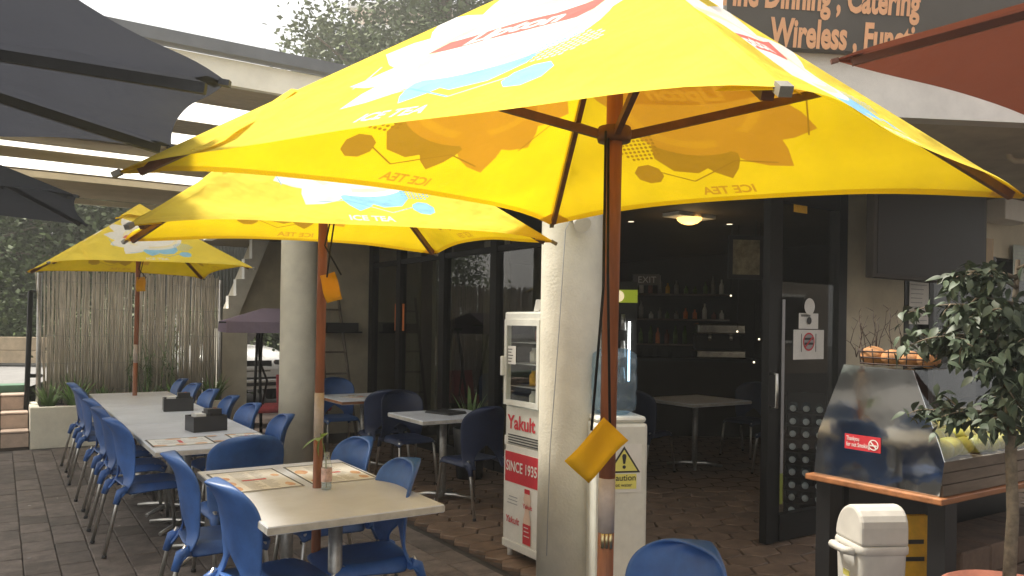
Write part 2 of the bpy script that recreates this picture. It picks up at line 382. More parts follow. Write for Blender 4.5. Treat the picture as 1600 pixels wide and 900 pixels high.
# inner room and terrace ceiling, dark walls
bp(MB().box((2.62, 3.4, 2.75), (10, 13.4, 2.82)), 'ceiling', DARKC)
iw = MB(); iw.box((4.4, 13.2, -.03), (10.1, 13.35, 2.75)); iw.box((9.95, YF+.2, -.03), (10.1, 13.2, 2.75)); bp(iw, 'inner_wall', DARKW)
# front edge of first floor: along the terrace, then facing the camera
A0 = Vector((2.58, 12.5, 0)); A1 = W(.12, 4.42, 0); A2 = W(5.2, 4.95, 0)
def slab(p, q, z0, z1, th, mb):
    d = (q-p).normalized(); n = Vector((-d.y, d.x, 0))
    mb.prism([p+Vector((0,0,z0)), q+Vector((0,0,z0)), q+Vector((0,0,z1)), p+Vector((0,0,z1))], n, th)
fs = MB(); slab(A0, A1, 2.74, 3.32, .12, fs); slab(A1, A2, 2.81, 3.32, .12, fs); bp(fs, 'fascia', WHITEP)
sf = MB(); n = len(sf.v)
sf.add([A1+Vector((.05, .12, 2.815)), A2+Vector((0, .1, 2.815)), Vector((10, YF+.05, 2.815)), Vector((2.7, YF+.05, 2.815))], [(0, 1, 2, 3)]); bp(sf, 'soffit', CREAM2)
up = MB(); slab(A1+Vector((.0, .12, 0)), A2+Vector((0, .12, 0)), 3.322, 3.36, .3, up)
bp(up, 'parapet', WHITEP)
# terrace glazing on the far left side of the shop
GX = 4.4
gz = MB()
for yy in (5.9, 7.0, 8.15, 9.35, 10.25): gz.box((GX-.05, yy-.06, -.03), (GX+.05, yy+.06, 2.75))
gz.box((GX-.04, 5.96, -.03), (GX+.04, 10.2, .12)); gz.box((GX-.04, 5.96, 2.3), (GX+.04, 10.2, 2.36)); bp(gz, 'glazing_frame', BLK)
for a, b in ((5.96, 6.94), (7.06, 8.09), (8.21, 9.29), (9.41, 10.19)):
    bp(MB().box((GX-.004, a, .122), (GX+.004, b, 2.298)), 'glass_pane', GLS)
# curtains behind glazing
for yy in (6.3, 7.3, 8.6, 9.5):
    c = MB(); n = 24; vs = []
    for i in range(n+1):
        y = yy+.55*i/n; x = GX+.35+.03*math.sin(i*1.7)
        vs += [(x, y, .2), (x, y, 2.5)]
    c.add(vs, [(2*i, 2*i+2, 2*i+3, 2*i+1) for i in range(n)], 0, True)
    cu = c.build('curtain', CURT, origin=(GX+.35, yy+.27, .2)); tag(cu, ['pleated beige curtain behind the right glass pane', 'pleated beige curtain behind the glass right of the wide post', 'pleated beige curtain left of the wide post behind glass', 'leftmost pleated curtain behind the terrace glass near the wall'][[6.3, 7.3, 8.6, 9.5].index(yy)], 'curtain', 'curtains behind the terrace glass')
# end wall of terrace
ew = MB(); ew.box((3.3, 10.45, -.03), (GX+.12, 10.6, 2.75)); bp(ew, 'end_wall', CREAM2)

# columns
def column(px, d, r, label):
    p = W((px-800)/F*d, d, 0)
    c = MB(); c.lathe((0, 0, 0), [(0, 0), (r*1.04, 0), (r*1.02, .8), (r, 2.74)], 40)
    return tag(c.build('column', CREAM, origin=None), label, 'column', 'round cream columns of the terrace'), p
c1, p1 = column(892, 4.72, .182, 'round cream stucco column beside the white drinks fridge'); c1.location = p1
c2, p2 = column(467, 8.5, .195, 'round cream stucco column in front of the purple swing seat'); c2.location = p2
# flood lamp and conduit on near column
fl = thing('flood_lamp', 'white twin flood lamp with conduit fixed high on the near column', 'lamp', p1+Vector((-.1, -.17, 2.12)))
a = MB(); a.box((-.06, -.05, .02), (.06, .02, .09)); a.cyl((-.02, -.03, .05), (-.05, -.12, -.01), .03, .05, 16); a.build('lamp_head', WHITEP, fl)
a = MB(); a.tube([(.05, -.0, .05), (.10, -.0, .04), (.13, .0, .0), (.15, .01, .03), (.16, .01, .5)], .011, 8); a.build('conduit', WHITEP, fl)
a = MB(); a.tube([(-.06, -.02, .03), (-.08, 0, -.03), (-.10, .02, -.6), (-.13, .05, -1.3), (-.15, .04, -1.9)], .003, 5); a.build('cable', GRYI, fl)

# ---- sign board with lettering
SA = A1+(A2-A1).normalized()*1.08; dS = (A2-A1).normalized(); nS = Vector((dS.y, -dS.x, 0))
SB = SA+dS*3.4
sg = thing('cafe_sign', 'dark grey sign board with orange lettering above the entrance', 'sign', (SA+SB)/2+Vector((0, 0, 3.15)))
b = MB(); b.prism([SA+nS*.01+Vector((0,0,3.16)), SB+nS*.01+Vector((0,0,3.16)), SB+nS*.01+Vector((0,0,4.3)), SA+nS*.01+Vector((0,0,4.3))], nS, .06)
bp(b, 'board', SIGNB, parent=sg)
def on_sign(px, py):
    r = ray(px, py); n = nS; q = SA+nS*.075
    return CAM+r*((q-CAM).dot(n)/r.dot(n))
t = MB(); t.text('Wireless , Functions', on_sign(1203, 70), dS, UP, .225, bold=.008, shear=.12, sx=.57); bp(t, 'lettering', ORNG, parent=sg)
t = MB(); t.text('Fine Dinning , Catering', on_sign(1128, 6), dS, UP, .225, bold=.008, shear=.12, sx=.57); bp(t, 'lettering', ORNG, parent=sg)
# pipe under the soffit, right
pp = atD(1570, 232, 5.6)
pi = MB(); pi.tube([atD(1640, 252, 5.6), atD(1585, 252, 5.6), atD(1577, 246, 5.6), atD(1575, 235, 5.6), atD(1575, 185, 5.6)], .022, 10)
tag(pi.build('drain_pipe', CREAM2, origin=pp), 'cream elbow pipe under the soffit beside the maroon umbrella', 'pipe')

# ---- entrance door leaf with stickers
dl = thing('glass_door', 'black framed glass door leaf covered with stickers beside the entrance', 'door', (pdl, YF, 0))
wd = pxa-pdl-.01
d = MB(); d.box((0, -.03, .01), (.09, .03, 2.6)); d.box((wd-.10, -.03, .01), (wd, .03, 2.6)); d.box((.15, -.028, .01), (wd-.10, .028, .2)); d.box((.15, -.028, 2.45), (wd-.10, .028, 2.6)); d.box((.09, -.02, .01), (.15, .02, 2.6)); d.build('door_frame', BLK, dl)
MB().box((.15, -.004, .2), (wd-.10, .004, 2.45)).build('door_pane', DGLS, dl)
def dpt(px, py): p = onY(px, py, YF-.01); return p-Vector((pdl, YF, 0))
def rect(mb, a, b, y, mi=0):
    return mb.add([(a.x, y, b.z), (b.x, y, b.z), (b.x, y, a.z), (a.x, y, a.z)], [(0, 1, 2, 3)], mi)
def disc(mb, c, xd, yd, r, mi=0, n=24, r0=0):
    xd = Vector(xd); yd = Vector(yd); c = Vector(c)
    o = [c+(xd*math.cos(2*math.pi*i/n)+yd*math.sin(2*math.pi*i/n))*r for i in range(n)]
    if not r0: return mb.add(o, [list(range(n))], mi)
    i_ = [c+(xd*math.cos(2*math.pi*i/n)+yd*math.sin(2*math.pi*i/n))*r0 for i in range(n)]
    return mb.add(o+i_, [(i, (i+1) % n, n+(i+1) % n, n+i) for i in range(n)], mi)
X1, Z1 = (1, 0, 0), (0, 0, 1)
s = MB(); disc(s, dpt(1264, 479)+Vector((0, -.006, 0)), X1, Z1, .062); s.build('round_sticker', PAPER, dl)
s = MB(); rect(s, dpt(1249, 489), dpt(1279, 514), -.006)
c = dpt(1264, 501); disc(s, c+Vector((0, -.003, 0)), X1, Z1, .028, 1)
for k in range(3): q = dpt(1252, 492+k*1.2); s.box((q.x, -.008, q.z), (q.x+.11, -.007, q.z+.004), 1)
s.build('notice', [PAPER, INK], dl)
s = MB(); rect(s, dpt(1240, 515), dpt(1287, 561), -.009); c = dpt(1263.5, 534)
disc(s, c+Vector((0, -.002, 0)), X1, Z1, .068, 1, 32, .056); disc(s, c+Vector((0, -.001, 0)), X1, Z1, .056, 3, 28)
for k in (-1, 1): s.box((c.x-.05, -.0135, c.z-.004+k*.018), (c.x+.05, -.0125, c.z+.012+k*.018), 2)
s.box((c.x-.06, -.0155, c.z-.006), (c.x+.06, -.0145, c.z+.006), 1, Matrix.Rotation(-.7, 3, 'Y'))
for q in (-1, 1): s.box((c.x+q*.085-.003, -.011, c.z-.075), (c.x+q*.085+.003, -.010, c.z+.06), 2)
s.build('no_smoking_sticker', [PAPER, REDP, INK, GRYI], dl)
s = MB(); rect(s, dpt(1241, 315), dpt(1262, 334), -.006); s.build('yellow_sticker', BOARDY, dl)
s = MB(); a = dpt(1220, 500); s.box((a.x-.012, -.034, .5), (a.x+.018, -.031, 1.75), 0); s.box((a.x-.012, -.034, .28), (a.x+.018, -.031, .5), 1); s.build('stile_tape', [GRYI, mat('lime tape', (.30, .36, .05), .5)], dl)
s = MB(); s.tube([(.03, -.03, .98), (.03, -.08, .98), (.03, -.08, 1.22), (.03, -.03, 1.22)], .011, 8); s.build('door_handle', STEEL, dl)
# bottle rack behind the door
rc_ = onY(1259, 700, YF+.32); rb_ = math.atan2(rc_.x, rc_.y)
rk = thing('bottle_rack', 'black shelf rack of water bottles behind the glass door', 'rack', (rc_.x, rc_.y, 0), -rb_)
for i_ in range(9): MB().box((-.155, .02, .006+.104*i_), (.155, .27, .014+.104*i_)).build('shelf', BLK, rk)
for x in (-.165, .155): MB().box((x, .01, 0), (x+.01, .28, 1.0)).build('side_rail', BLK, rk)
MB().box((-.155, .271, 0), (.155, .28, 1.0)).build('back_board', BLK, rk)
bo = tag(MB().lathe((0,0,0), [(0, .24), (.036, .24), (.039, .22), (.039, .09), (.034, .05), (.014, .02), (.014, .012)], 14, ax=(0, 1, 0)).build('water_bottle', BLUEW), 'clear water bottle lying cap outwards on the rack behind the glass door', 'bottle', 'water bottles on the rack')
cp = MB().lathe((0,0,0), [(0, 0), (.023, 0), (.026, .004), (.026, .026)], 12, ax=(0, 1, 0)).build('cap', mat('bottle cap', (.48, .52, .54), .5), bo)
first = True; mr_ = Matrix.Rotation(-rb_, 3, 'Z')
for r_ in range(9):
    for k in range(3):
        o = bo if first else dup(bo); first = False
        o['label'] = 'water bottle '+['in the left column', 'in the middle column', 'in the right column'][k]+', '+['lowest row', 'second row up', 'third row up', 'fourth row up', 'middle row', 'fourth row from the top', 'third row from the top', 'row below top', 'top row'][r_]+', of the door rack'
        o.location = Vector((rc_.x, rc_.y, 0))+mr_@Vector((-.102+k*.102, random.uniform(0, .03), .056+.104*r_)); o.rotation_euler.z = -rb_

# ---- interior things
def box_thing(name, mb, m, label, cat, origin): return tag(mb.build(name, m, origin=origin), label, cat)
cl = atD(1077, 358, 8.4); cl.z = 2.74
L0 = thing('ceiling_light', 'glowing warm dome ceiling light inside the dark room', 'light', cl)
MB().box((-.28, -.12, -.03), (.28, .12, .008)).build('base_plate', WHITEP, L0)
MB().lathe((0, 0, -.03), [(.135, 0), (.128, -.025), (.09, -.055), (.04, -.07), (0, -.072)], 24).build('lamp_dome', emit('lamp glow', (1, .62, .18), 1.5), L0)
pl = bpy.data.lights.new('ceiling_light_lamp', 'POINT'); pl.energy = 1.6; pl.color = (1, .7, .35); pl.shadow_soft_size = .12
po = bpy.data.objects.new('ceiling_light_lamp', pl); col.objects.link(po); po.location = cl+Vector((0, 0, -.2))
EM = emit('downlight glow', (1, .85, .6), 1.2)
for px, py, lb in ((1140, 350, 'small recessed downlight right of the ceiling dome light'), (1075, 405, 'small recessed downlight below the ceiling dome light'), (986, 346, 'small recessed downlight left of the ceiling dome light')):
    p = onZ(px, py, 2.748); a = MB(); disc(a, (0, 0, -.004), (1, 0, 0), (0, -1, 0), .035); o = tag(a.build('downlight', EM, origin=None), lb, 'light', 'recessed downlights'); o.location = p
# drinks fridge inside
df = thing('drinks_fridge', 'tall black drinks fridge with lit green header inside the room', 'fridge', W(.92, 7.4, 0), R(-38))
a = MB(); a.box((-.26, .0, .05), (.26, .6, 1.96)); a.build('cabinet', BLK, df)
hd = MB().box((-.26, -.05, 1.76), (.26, -.002, 1.88)).build('header', emit('green header glow', (.36, .44, .02), .22), df)
a = MB(); disc(a, (.08, -.053, 1.82), X1, Z1, .055, 0); a.build('header_logo', emit('header logo glow', (.8, .65, .4), .5), df)
MB().box((.18, -.03, 1.02), (.20, -.003, 1.58)).build('light_strip', emit('tube glow', (.95, 1, .98), 4), df)
for z in (1.0, 1.25, 1.5):
    for k in range(6): MB().cyl((-.22+k*.07, -.02, z), (-.22+k*.07, -.02, z+.15), .03, .02, 8).build('drink_bottle', [LEAFG, BLK, DULLST][k % 3], df)
o = tag(MB().box((-.15, -.02, -.06), (.15, .02, .06)).text('EXIT', (-.10, -.022, -.035), X1, Z1, .10, 1).build('exit_sign', [BLKP, GRYI]), 'dim black exit sign high inside the dark room', 'sign'); o.location = atD(1010, 437, 8.6); o.rotation_euler.z = R(-33)
pf = thing('hanging_picture', 'dark framed picture hanging inside above the tables', 'picture', atD(1166, 402, 7.2), R(-25))
a = MB(); a.box((-.02-.15, 0, -.2), (.17, .03, .2)); a.build('picture_frame', BLKP, pf); MB().box((-.13, -.004, -.16), (.13, -.001, .16)).build('picture_sheet', mat('picture print', (.3, .25, .15), .5, .3, 12), pf)
# counter with a few shiny things at the far end of the room
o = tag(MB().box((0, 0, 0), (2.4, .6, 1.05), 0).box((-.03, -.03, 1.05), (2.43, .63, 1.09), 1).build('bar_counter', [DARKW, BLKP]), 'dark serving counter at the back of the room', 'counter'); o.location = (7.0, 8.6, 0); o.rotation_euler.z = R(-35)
for k in range(7):
    q = MB().lathe((0,0,0), [(0, 0), (.03, 0), (.035, .1), (.034, .12)], 10).build('drinking_glass', GLSC); tag(q, 'drinking glass '+['leftmost', 'second from the left', 'third from the left', 'in the middle', 'third from the right', 'second from the right', 'rightmost'][k]+' on the back counter', 'glass', 'glasses on the back counter')
    q.location = Vector((7.0, 8.6, 1.09))+Matrix.Rotation(R(-35), 3, 'Z')@Vector((.3+k*.14, .2+(k % 2)*.12, 0))

bk = thing('back_shelves', 'dim wall shelves of jars and bottles behind the serving counter', 'shelves', Vector((7.4, 9.3, 1.25)), R(-35)); rng = random.Random(5)
for r_ in range(3):
    MB().box((0, 0, r_*.38), (2.2, .25, r_*.38+.025)).build('shelf', PLANK, bk)
    for k in range(16):
        h_ = rng.uniform(.10, .28); MB().lathe((.08+k*.135+rng.uniform(-.02, .02), .1, r_*.38+.026), [(0, 0), (.035, 0), (.035, h_*.6), (.014, h_*.8), (.014, h_), (0, h_)], 8).build('jar', [TERRA, LEAFG, PAPER, DULLST, ORST, BOARDY][rng.randrange(6)], bk)
cf_ = thing('coffee_machine', 'chrome coffee machine on the dim serving counter', 'coffee machine', Vector((7.0, 8.6, 1.092))+Matrix.Rotation(R(-35), 3, 'Z')@Vector((1.5, .1, 0)), R(-35))
MB().rbox((0, 0, 0), (.7, .4, .12), .02).build('base', CHROME, cf_); MB().rbox((.02, .2, .121), (.68, .4, .34), .02).build('back', BLKP, cf_); MB().rbox((0, 0, .341), (.7, .4, .5), .03).build('head', CHROME, cf_)
for k in range(2): MB().cyl((.2+k*.3, .08, .25), (.2+k*.3, .08, .34), .035, n=14).build('group_head', CHROME, cf_)
for k, (px, py, d) in enumerate(((1152, 518, 9.2), (1186, 530, 9.0), (1142, 462, 9.4), (1178, 566, 8.8))):
    p = atD(px, py, d); q = thing('pendant_lamp', 'tiny glowing pendant lamp '+['above the counter centre', 'at the right by the door edge', 'highest of the four', 'lowest of the four'][k]+' in the dark room', 'lamp', p, group='tiny lamps in the room')
    MB().sph((0, 0, 0), .012, 10).build('bulb', EM, q); MB().cyl((0, 0, .015), (0, 0, 2.75-p.z), .003, n=6).build('cord', BLK, q)

# ================================================================== FURNITURE
# ---- chair, facing +Y, seat centre at origin
def make_chair(name, label, m, group):
    t = thing(name, label, 'chair', group=group)
    # backrest shell with the arched opening above the seat
    NR, NC = 22, 8
    b = MB(); rows = []
    for i in range(NR+1):
        v = 1-(1-i/NR)**1.5; z = .375+v*(.875-.375)
        hw = .205+.022*math.sin(min(1, v/.75)*math.pi/2)
        if z > .72:
            q = min(1, (z-.72)/.155); hw *= max(.0, (1-q**2.7))**(1/2.5)
        if z < .55:
            hole = .60*math.sqrt(max(0, 1-((z-.375)/.165)**2)) if z < .54 else 0
        else: hole = 0
        low = max(0, (.50-z)/.125)
        hw += .012*low
        y0 = -.205-.055*low*low-.06*max(0, (z-.5)/.375)**1.2-.055*max(0, (z-.74)/.135)**2
        row = []
        for sgn in (-1, 1):
            for c in range(NC+1):
                u = hole+(1-hole)*c/NC
                row.append((sgn*u*hw, y0+.075*(u**2.2)*(1-.3*low)*min(1, .35+v), z))
        rows.append(row)
    n = 2*(NC+1); vs = [p for r_ in rows for p in r_]; fs = []
    for i in range(NR):
        for s_ in (0, 1):
            for c in range(NC):
                a = i*n+s_*(NC+1)+c; q = (a, a+1, a+1+n, a+n)
                fs.append(q if s_ else q[::-1])
    b.add(vs, fs, 0, True)
    ob = b.build('backrest', m, t)
    bm = bmesh.new(); bm.from_mesh(ob.data); bmesh.ops.remove_doubles(bm, verts=bm.verts, dist=.0008); bmesh.ops.recalc_face_normals(bm, faces=bm.faces)
    bm.to_mesh(ob.data); bm.free()
    bake(ob, [('SOLIDIFY', dict(thickness=.013, offset=0)), ('SUBSURF', dict(levels=1, render_levels=1))])
    ob.data.polygons.foreach_set('use_smooth', [True]*len(ob.data.polygons))
    # seat pan with side skirts
    s = MB(); N = 12; vs = []
    for j in range(N+1):
        yv = -1+2*j/N
        for i in range(N+1):
            u = -1+2*i/N
            x = u*(.215-.012*max(0, -yv)); y = yv*.215-.01
            k = max(abs(u), abs(yv)); cr = (abs(u)**5+abs(yv)**5)
            if cr > 1: f = cr**(-1/5); x *= f; y = (y+.01)*f-.01
            z = .452-.014*(1-u*u)*(1-yv*yv)-.035*max(0, yv-.6)/.4-.05*max(0, abs(u)-.84)/.16*(1+.4*max(0, -yv))
            vs.append((x, y, z))
    s.add(vs, [(j*(N+1)+i, j*(N+1)+i+1, (j+1)*(N+1)+i+1, (j+1)*(N+1)+i) for j in range(N) for i in range(N)], 0, True)
    so_ = s.build('seat', m, t); bake(so_, [('SOLIDIFY', dict(thickness=.012, offset=-1)), ('SUBSURF', dict(levels=1, render_levels=1))])
    so_.data.polygons.foreach_set('use_smooth', [True]*len(so_.data.polygons))
    for sx in (-1, 1):
        l_ = MB().tube([(sx*.187, -.215, .45), (sx*.196, -.248, .39), (sx*.21, -.335, .004)], [.0125]*3, 10).build('rear_leg', STEEL, t)
        MB().cyl((sx*.21, -.335, 0), (sx*.208, -.330, .02), .015, .0145, 10).build('foot_cap', BLKP, l_)
        l_ = MB().tube([(sx*.16, .10, .435), (sx*.175, .155, .415), (sx*.2, .20, .004)], [.0125]*3, 10).build('front_leg', STEEL, t)
        MB().cyl((sx*.2, .2, 0), (sx*.1995, .199, .02), .015, .0145, 10).build('foot_cap', BLKP, l_)
        MB().tube([(sx*.197, -.20, .425), (sx*.19, -.242, .41), (sx*.199, -.268, .335)], [.028, .026, .019], 10).build('leg_sleeve', m, t)
    return t
GB = 'blue plastic chairs around the outdoor tables'
chair = make_chair('chair', 'x', BLUE, GB); used = [False]
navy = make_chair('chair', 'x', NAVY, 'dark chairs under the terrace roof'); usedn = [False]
def put(x, y, rz, label, src=chair, flag=used, group=None):
    o = src if not flag[0] else dup(src); flag[0] = True
    o.location = (x, y, 0); o.rotation_euler = (0, 0, R(rz)); o['label'] = label
    if group: o['group'] = group
    return o
# facing +X : rz=-90 ; facing -X : rz=90 ; back top sits ~.33 behind the seat centre
def left(xt, y, lab, j=0): put(xt+.34, y, -90+j, lab)
def right(xt, y, lab, j=0): put(xt-.34, y, 90+j, lab)
left(.70, 3.42, 'blue chair nearest the camera on the left of the front table', 5)
left(.66, 4.19, 'blue chair at the far left corner of the front table', -4)
right(1.85, 4.23, 'blue chair at the far right corner of the front table behind the bottle', 4)
right(1.77, 3.50, 'blue chair at the near right corner of the front table', -5)
put(1.22, 4.86, 2, 'blue chair with its back to us at the head of the long table')
for y, lb, j in ((5.85, 'blue chair on the left of the long table closest to the camera', 4), (6.58, 'second blue chair from the near end on the left of the long table', -2), (7.28, 'third blue chair from the near end on the left of the long table', 3),
              (8.40, 'blue chair second from the planter on the left of the long table', -3), (9.12, 'blue chair next to the planter on the left of the long table', 2)):
    left(.56, y, lb, j)
for y, lb, j in ((5.55, 'blue chair on the right of the long table closest to the brown umbrella pole', -4), (6.36, 'second blue chair from the near end on the right of the long table', 3), (7.08, 'third blue chair from the near end on the right of the long table', -3),
              (7.80, 'fourth blue chair from the near end on the right of the long table', 2), (8.58, 'blue chair second from the planter on the right of the long table', 4), (9.30, 'blue chair next to the planter on the right of the long table', -2)):
    right(1.80, y, lb, j)
put(1.55, 1.72, 86, 'blue chair back at the bottom edge in front of the big umbrella pole')
# ---- tables
def table(name, x0, y0, x1, y1, label, cat='table', group=None, hole=None, wood=False, z=.74):
    t = thing(name, label, cat, ((x0+x1)/2, (y0+y1)/2, 0), group=group); hx_, hy = (x1-x0)/2, (y1-y0)/2
    MB().rbox((-hx_, -hy, z-.036), (hx_, hy, z), .003).build('tabletop', WHT, t)
    MB().box((-hx_-.002, -hy-.002, z-.032), (hx_+.002, hy+.002, z-.006)).build('edge_band', OAK if wood else WEDGE, t)
    for sy in ((-1, 1) if hy > .5 else (0,)):
        yy = sy*(hy-.30)
        MB().cyl((0, yy, .03), (0, yy, z-.036), .032, n=14).build('column', DULLST, t)
        for an in (0, 90):
            q = MB(); c_, s_ = math.cos(R(an+45)), math.sin(R(an+45))
            q.tube([(-.30*c_, yy-.30*s_, .015), (-.12*c_, yy-.12*s_, .04), (.12*c_, yy+.12*s_, .04), (.30*c_, yy+.30*s_, .015)], [.014, .02, .02, .014], 8); q.build('foot', STEEL, t)
    return t
TG = 'white tables of the long row'
table('dining_table', .885, 3.06, 1.665, 4.36, 'white topped table in the foreground with two menus on it')
table('dining_table', .80, 5.12, 1.57, 6.50, 'white table at the near end of the long row with menus on it', group=TG)
table('dining_table', .80, 6.51, 1.57, 7.89, 'middle white table of the long row carrying black caddies', group=TG)
table('dining_table', .80, 7.90, 1.57, 9.30, 'white table at the far end of the long row by the planter', group=TG)
table('terrace_table', 2.90, 5.72, 3.65, 6.40, 'small white square table under the terrace roof', z=.74)
table('terrace_table', 2.88, 7.45, 3.65, 8.25, 'small table with wooden edge behind the brown pole', wood=True)
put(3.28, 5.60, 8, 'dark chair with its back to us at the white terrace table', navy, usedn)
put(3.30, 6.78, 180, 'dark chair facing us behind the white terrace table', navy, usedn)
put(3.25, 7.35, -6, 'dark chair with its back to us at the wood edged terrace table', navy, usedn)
put(3.30, 8.62, 176, 'blue chair facing us behind the wood edged terrace table', chair, used, 'chairs on the terrace')
# inside
table('indoor_table', 6.0, 5.7, 6.9, 6.5, 'dim white table inside the dark room')
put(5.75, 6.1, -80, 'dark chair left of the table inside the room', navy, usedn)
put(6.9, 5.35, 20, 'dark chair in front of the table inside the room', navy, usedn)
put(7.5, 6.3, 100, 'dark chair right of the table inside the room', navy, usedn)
# ---- menus
def menu(x, y, rz, label, w=.30, h=.42, z=.7415):
    t = tag(MB().build('menu', PAPER), label, 'menu', 'printed menus on the tables'); m = MB()
    m.box((-w/2, -h/2, 0), (w/2, h/2, .003), 0)
    f = .012
    for a, b in (((-w/2, -h/2), (w/2, -h/2+f)), ((-w/2, h/2-f), (w/2, h/2)), ((-w/2, -h/2+f), (-w/2+f*.7, h/2-f)), ((w/2-f*.7, -h/2+f), (w/2, h/2-f))):
        m.box((a[0], a[1], .003), (b[0], b[1], .0036), 1)
    rr = random.Random(int(x*100+y*10))
    for sx in (-1, 1):
        for k in range(3):
            if rr.random() < .85:
                cx = sx*(w/2-.045); cy_ = -h/2+.085+k*.125; a, b = rr.uniform(.02, .034), rr.uniform(.035, .055)
                m.add([(cx+a*math.cos(q*.5236)*rr.uniform(.8, 1.1), cy_+b*math.sin(q*.5236)*rr.uniform(.8, 1.1), .0036) for q in range(12)], [list(range(12))], 2)
    for k in range(24):
        yy = -h/2+.04+k*(h-.08)/24
        l = rr.uniform(.05, .085); m.box((-.075, yy, .003), (-.075+l, yy+.004, .0034), 3); l = rr.uniform(.03, .07); m.box((.02, yy, .003), (.02+l, yy+.004, .0034), 3)
    m.box((-.06, -.012, .003), (.06, .012, .0036), 4)
    o = m.build('menu', [PAPER, INK, PICT, GRYI, REDP]); old = t; bpy.data.objects.remove(old)
    tag(o, label, 'menu', 'printed menus on the tables'); o.name = 'menu'; o.location = (x, y, z); o.rotation_euler.z = R(rz); return o
menu(1.08, 3.98, 1, 'printed menu on the front table left of the pole', .34, .52)
menu(1.47, 3.98, -1, 'printed menu on the front table behind the glass bottle', .34, .52)
menu(1.00, 5.45, 90, 'printed menu at the near left corner of the long table', .34, .38)
menu(1.44, 5.48, 88, 'printed menu at the near right corner of the long table', .34, .24)
o = tag(MB().box((-.11, -.15, 0), (.11, .15, .012)).box((-.105, -.14, .012), (.11, .145, .02)).build('menu_folder', BLKP), 'black menu folder lying on the small white terrace table', 'menu'); o.location = (3.33, 6.12, .741); o.rotation_euler.z = .3
menu(3.2, 7.8, 30, 'printed menu on the wood edged terrace table', .24, .34)
# ---- condiment caddies
def caddy(x, y, label, rz):
    t = thing('condiment_caddy', label, 'caddy', (x, y, .741), R(rz), 'black condiment caddies on the long table')
    b = MB(); w_, d_, h_ = .12, .09, .11; th = .006
    b.box((-w_, -d_, 0), (w_, d_, th)); b.box((-w_, -d_, th), (w_, -d_+th, h_)); b.box((-w_, d_-th, th), (w_, d_, h_)); b.box((-w_, -d_+th, th), (-w_+th, d_-th, h_)); b.box((w_-th, -d_+th, th), (w_, d_-th, h_)); b.box((-th/2, -d_+th, th), (th/2, d_-th, h_+.02))
    b.build('tray', BLKP, t)
    MB().box((-.09, -.05, .02), (-.02, .05, .125)).build('napkins', PAPER, t)
    q = MB(); q.lathe((.06, .0, .01), [(0, 0), (.025, 0), (.025, .1), (.012, .13), (.012, .15), (0, .15)], 12); q.build('sauce_bottle', TERRA, t)
    q = MB(); q.box((-.005, -.045, .1), (.095, .045, .155)); q.build('sachet_box', BLKP, t)
p = onZ(322, 672, .741); caddy(p.x, p.y, 'black condiment caddy nearer the camera on the long table', 8)
p = onZ(278, 641, .741); caddy(p.x, p.y, 'black condiment caddy further along the long table', -6)
# ---- bottle vase with sprig
p = onZ(510, 765, .741)
vs_ = thing('bottle_vase', 'clear glass bottle vase on the front table beside the pole', 'vase', p)
MB().lathe((0,0,0), [(0, .002), (.023, .002), (.025, .008), (.025, .11), (.02, .135), (.014, .15), (.014, .178), (.016, .18)], 18).build('bottle', VASE, vs_)
MB().lathe((0,0,0), [(0, .006), (.0225, .006), (.0225, .055), (0, .056)], 16).build('water', WATER, vs_)
MB().lathe((0,0,0), [(.0258, .04), (.0258, .105)], 18).build('label_wrap', mat('faded label', (.62, .42, .36), .7, .25, 30), vs_)
sp = thing('leaf_sprig', 'green leafy sprig standing in the bottle vase', 'plant', p)
MB().tube([(0, 0, .01), (-.005, 0, .15), (-.02, 0, .22), (-.03, .01, .27)], [.003, .003, .0025, .002], 6).build('stem', LEAFG, sp)
def leafmesh(L, w_, bend=.25, fold=.15, mid=None):
    m = MB(); n = 6; vs = []
    for i in range(n+1):
        t_ = i/n; a = w_*math.sin(math.pi*t_**.8)*(1-.25*t_); z = -bend*L*t_*t_
        vs += [(-a, t_*L, z+fold*a), (0, t_*L, z), (a, t_*L, z+fold*a)]
    m.add(vs, [f for i in range(n) for f in ((3*i, 3*i+1, 3*i+4, 3*i+3), (3*i+1, 3*i+2, 3*i+5, 3*i+4))], 0, True); return m
BRLEAF = mat('bright leaf', (.20, .34, .06), .45, .2, 20)
for k, (px, py, an, sz) in enumerate(((497, 672, 150, .10), (500, 678, 215, .085), (503, 676, -10, .05))):
    l = leafmesh(sz, sz*.3).build('leaf', BRLEAF, sp); l.location = Vector((-.03, .01, .25)); l.rotation_euler = (R(-15+25*k), R(10), R(an-33-90+60))
l = leafmesh(.09, .03).build('leaf', BRLEAF, sp); l.location = (-.028, .005, .25); l.rotation_euler = (R(-70), 0, R(60))

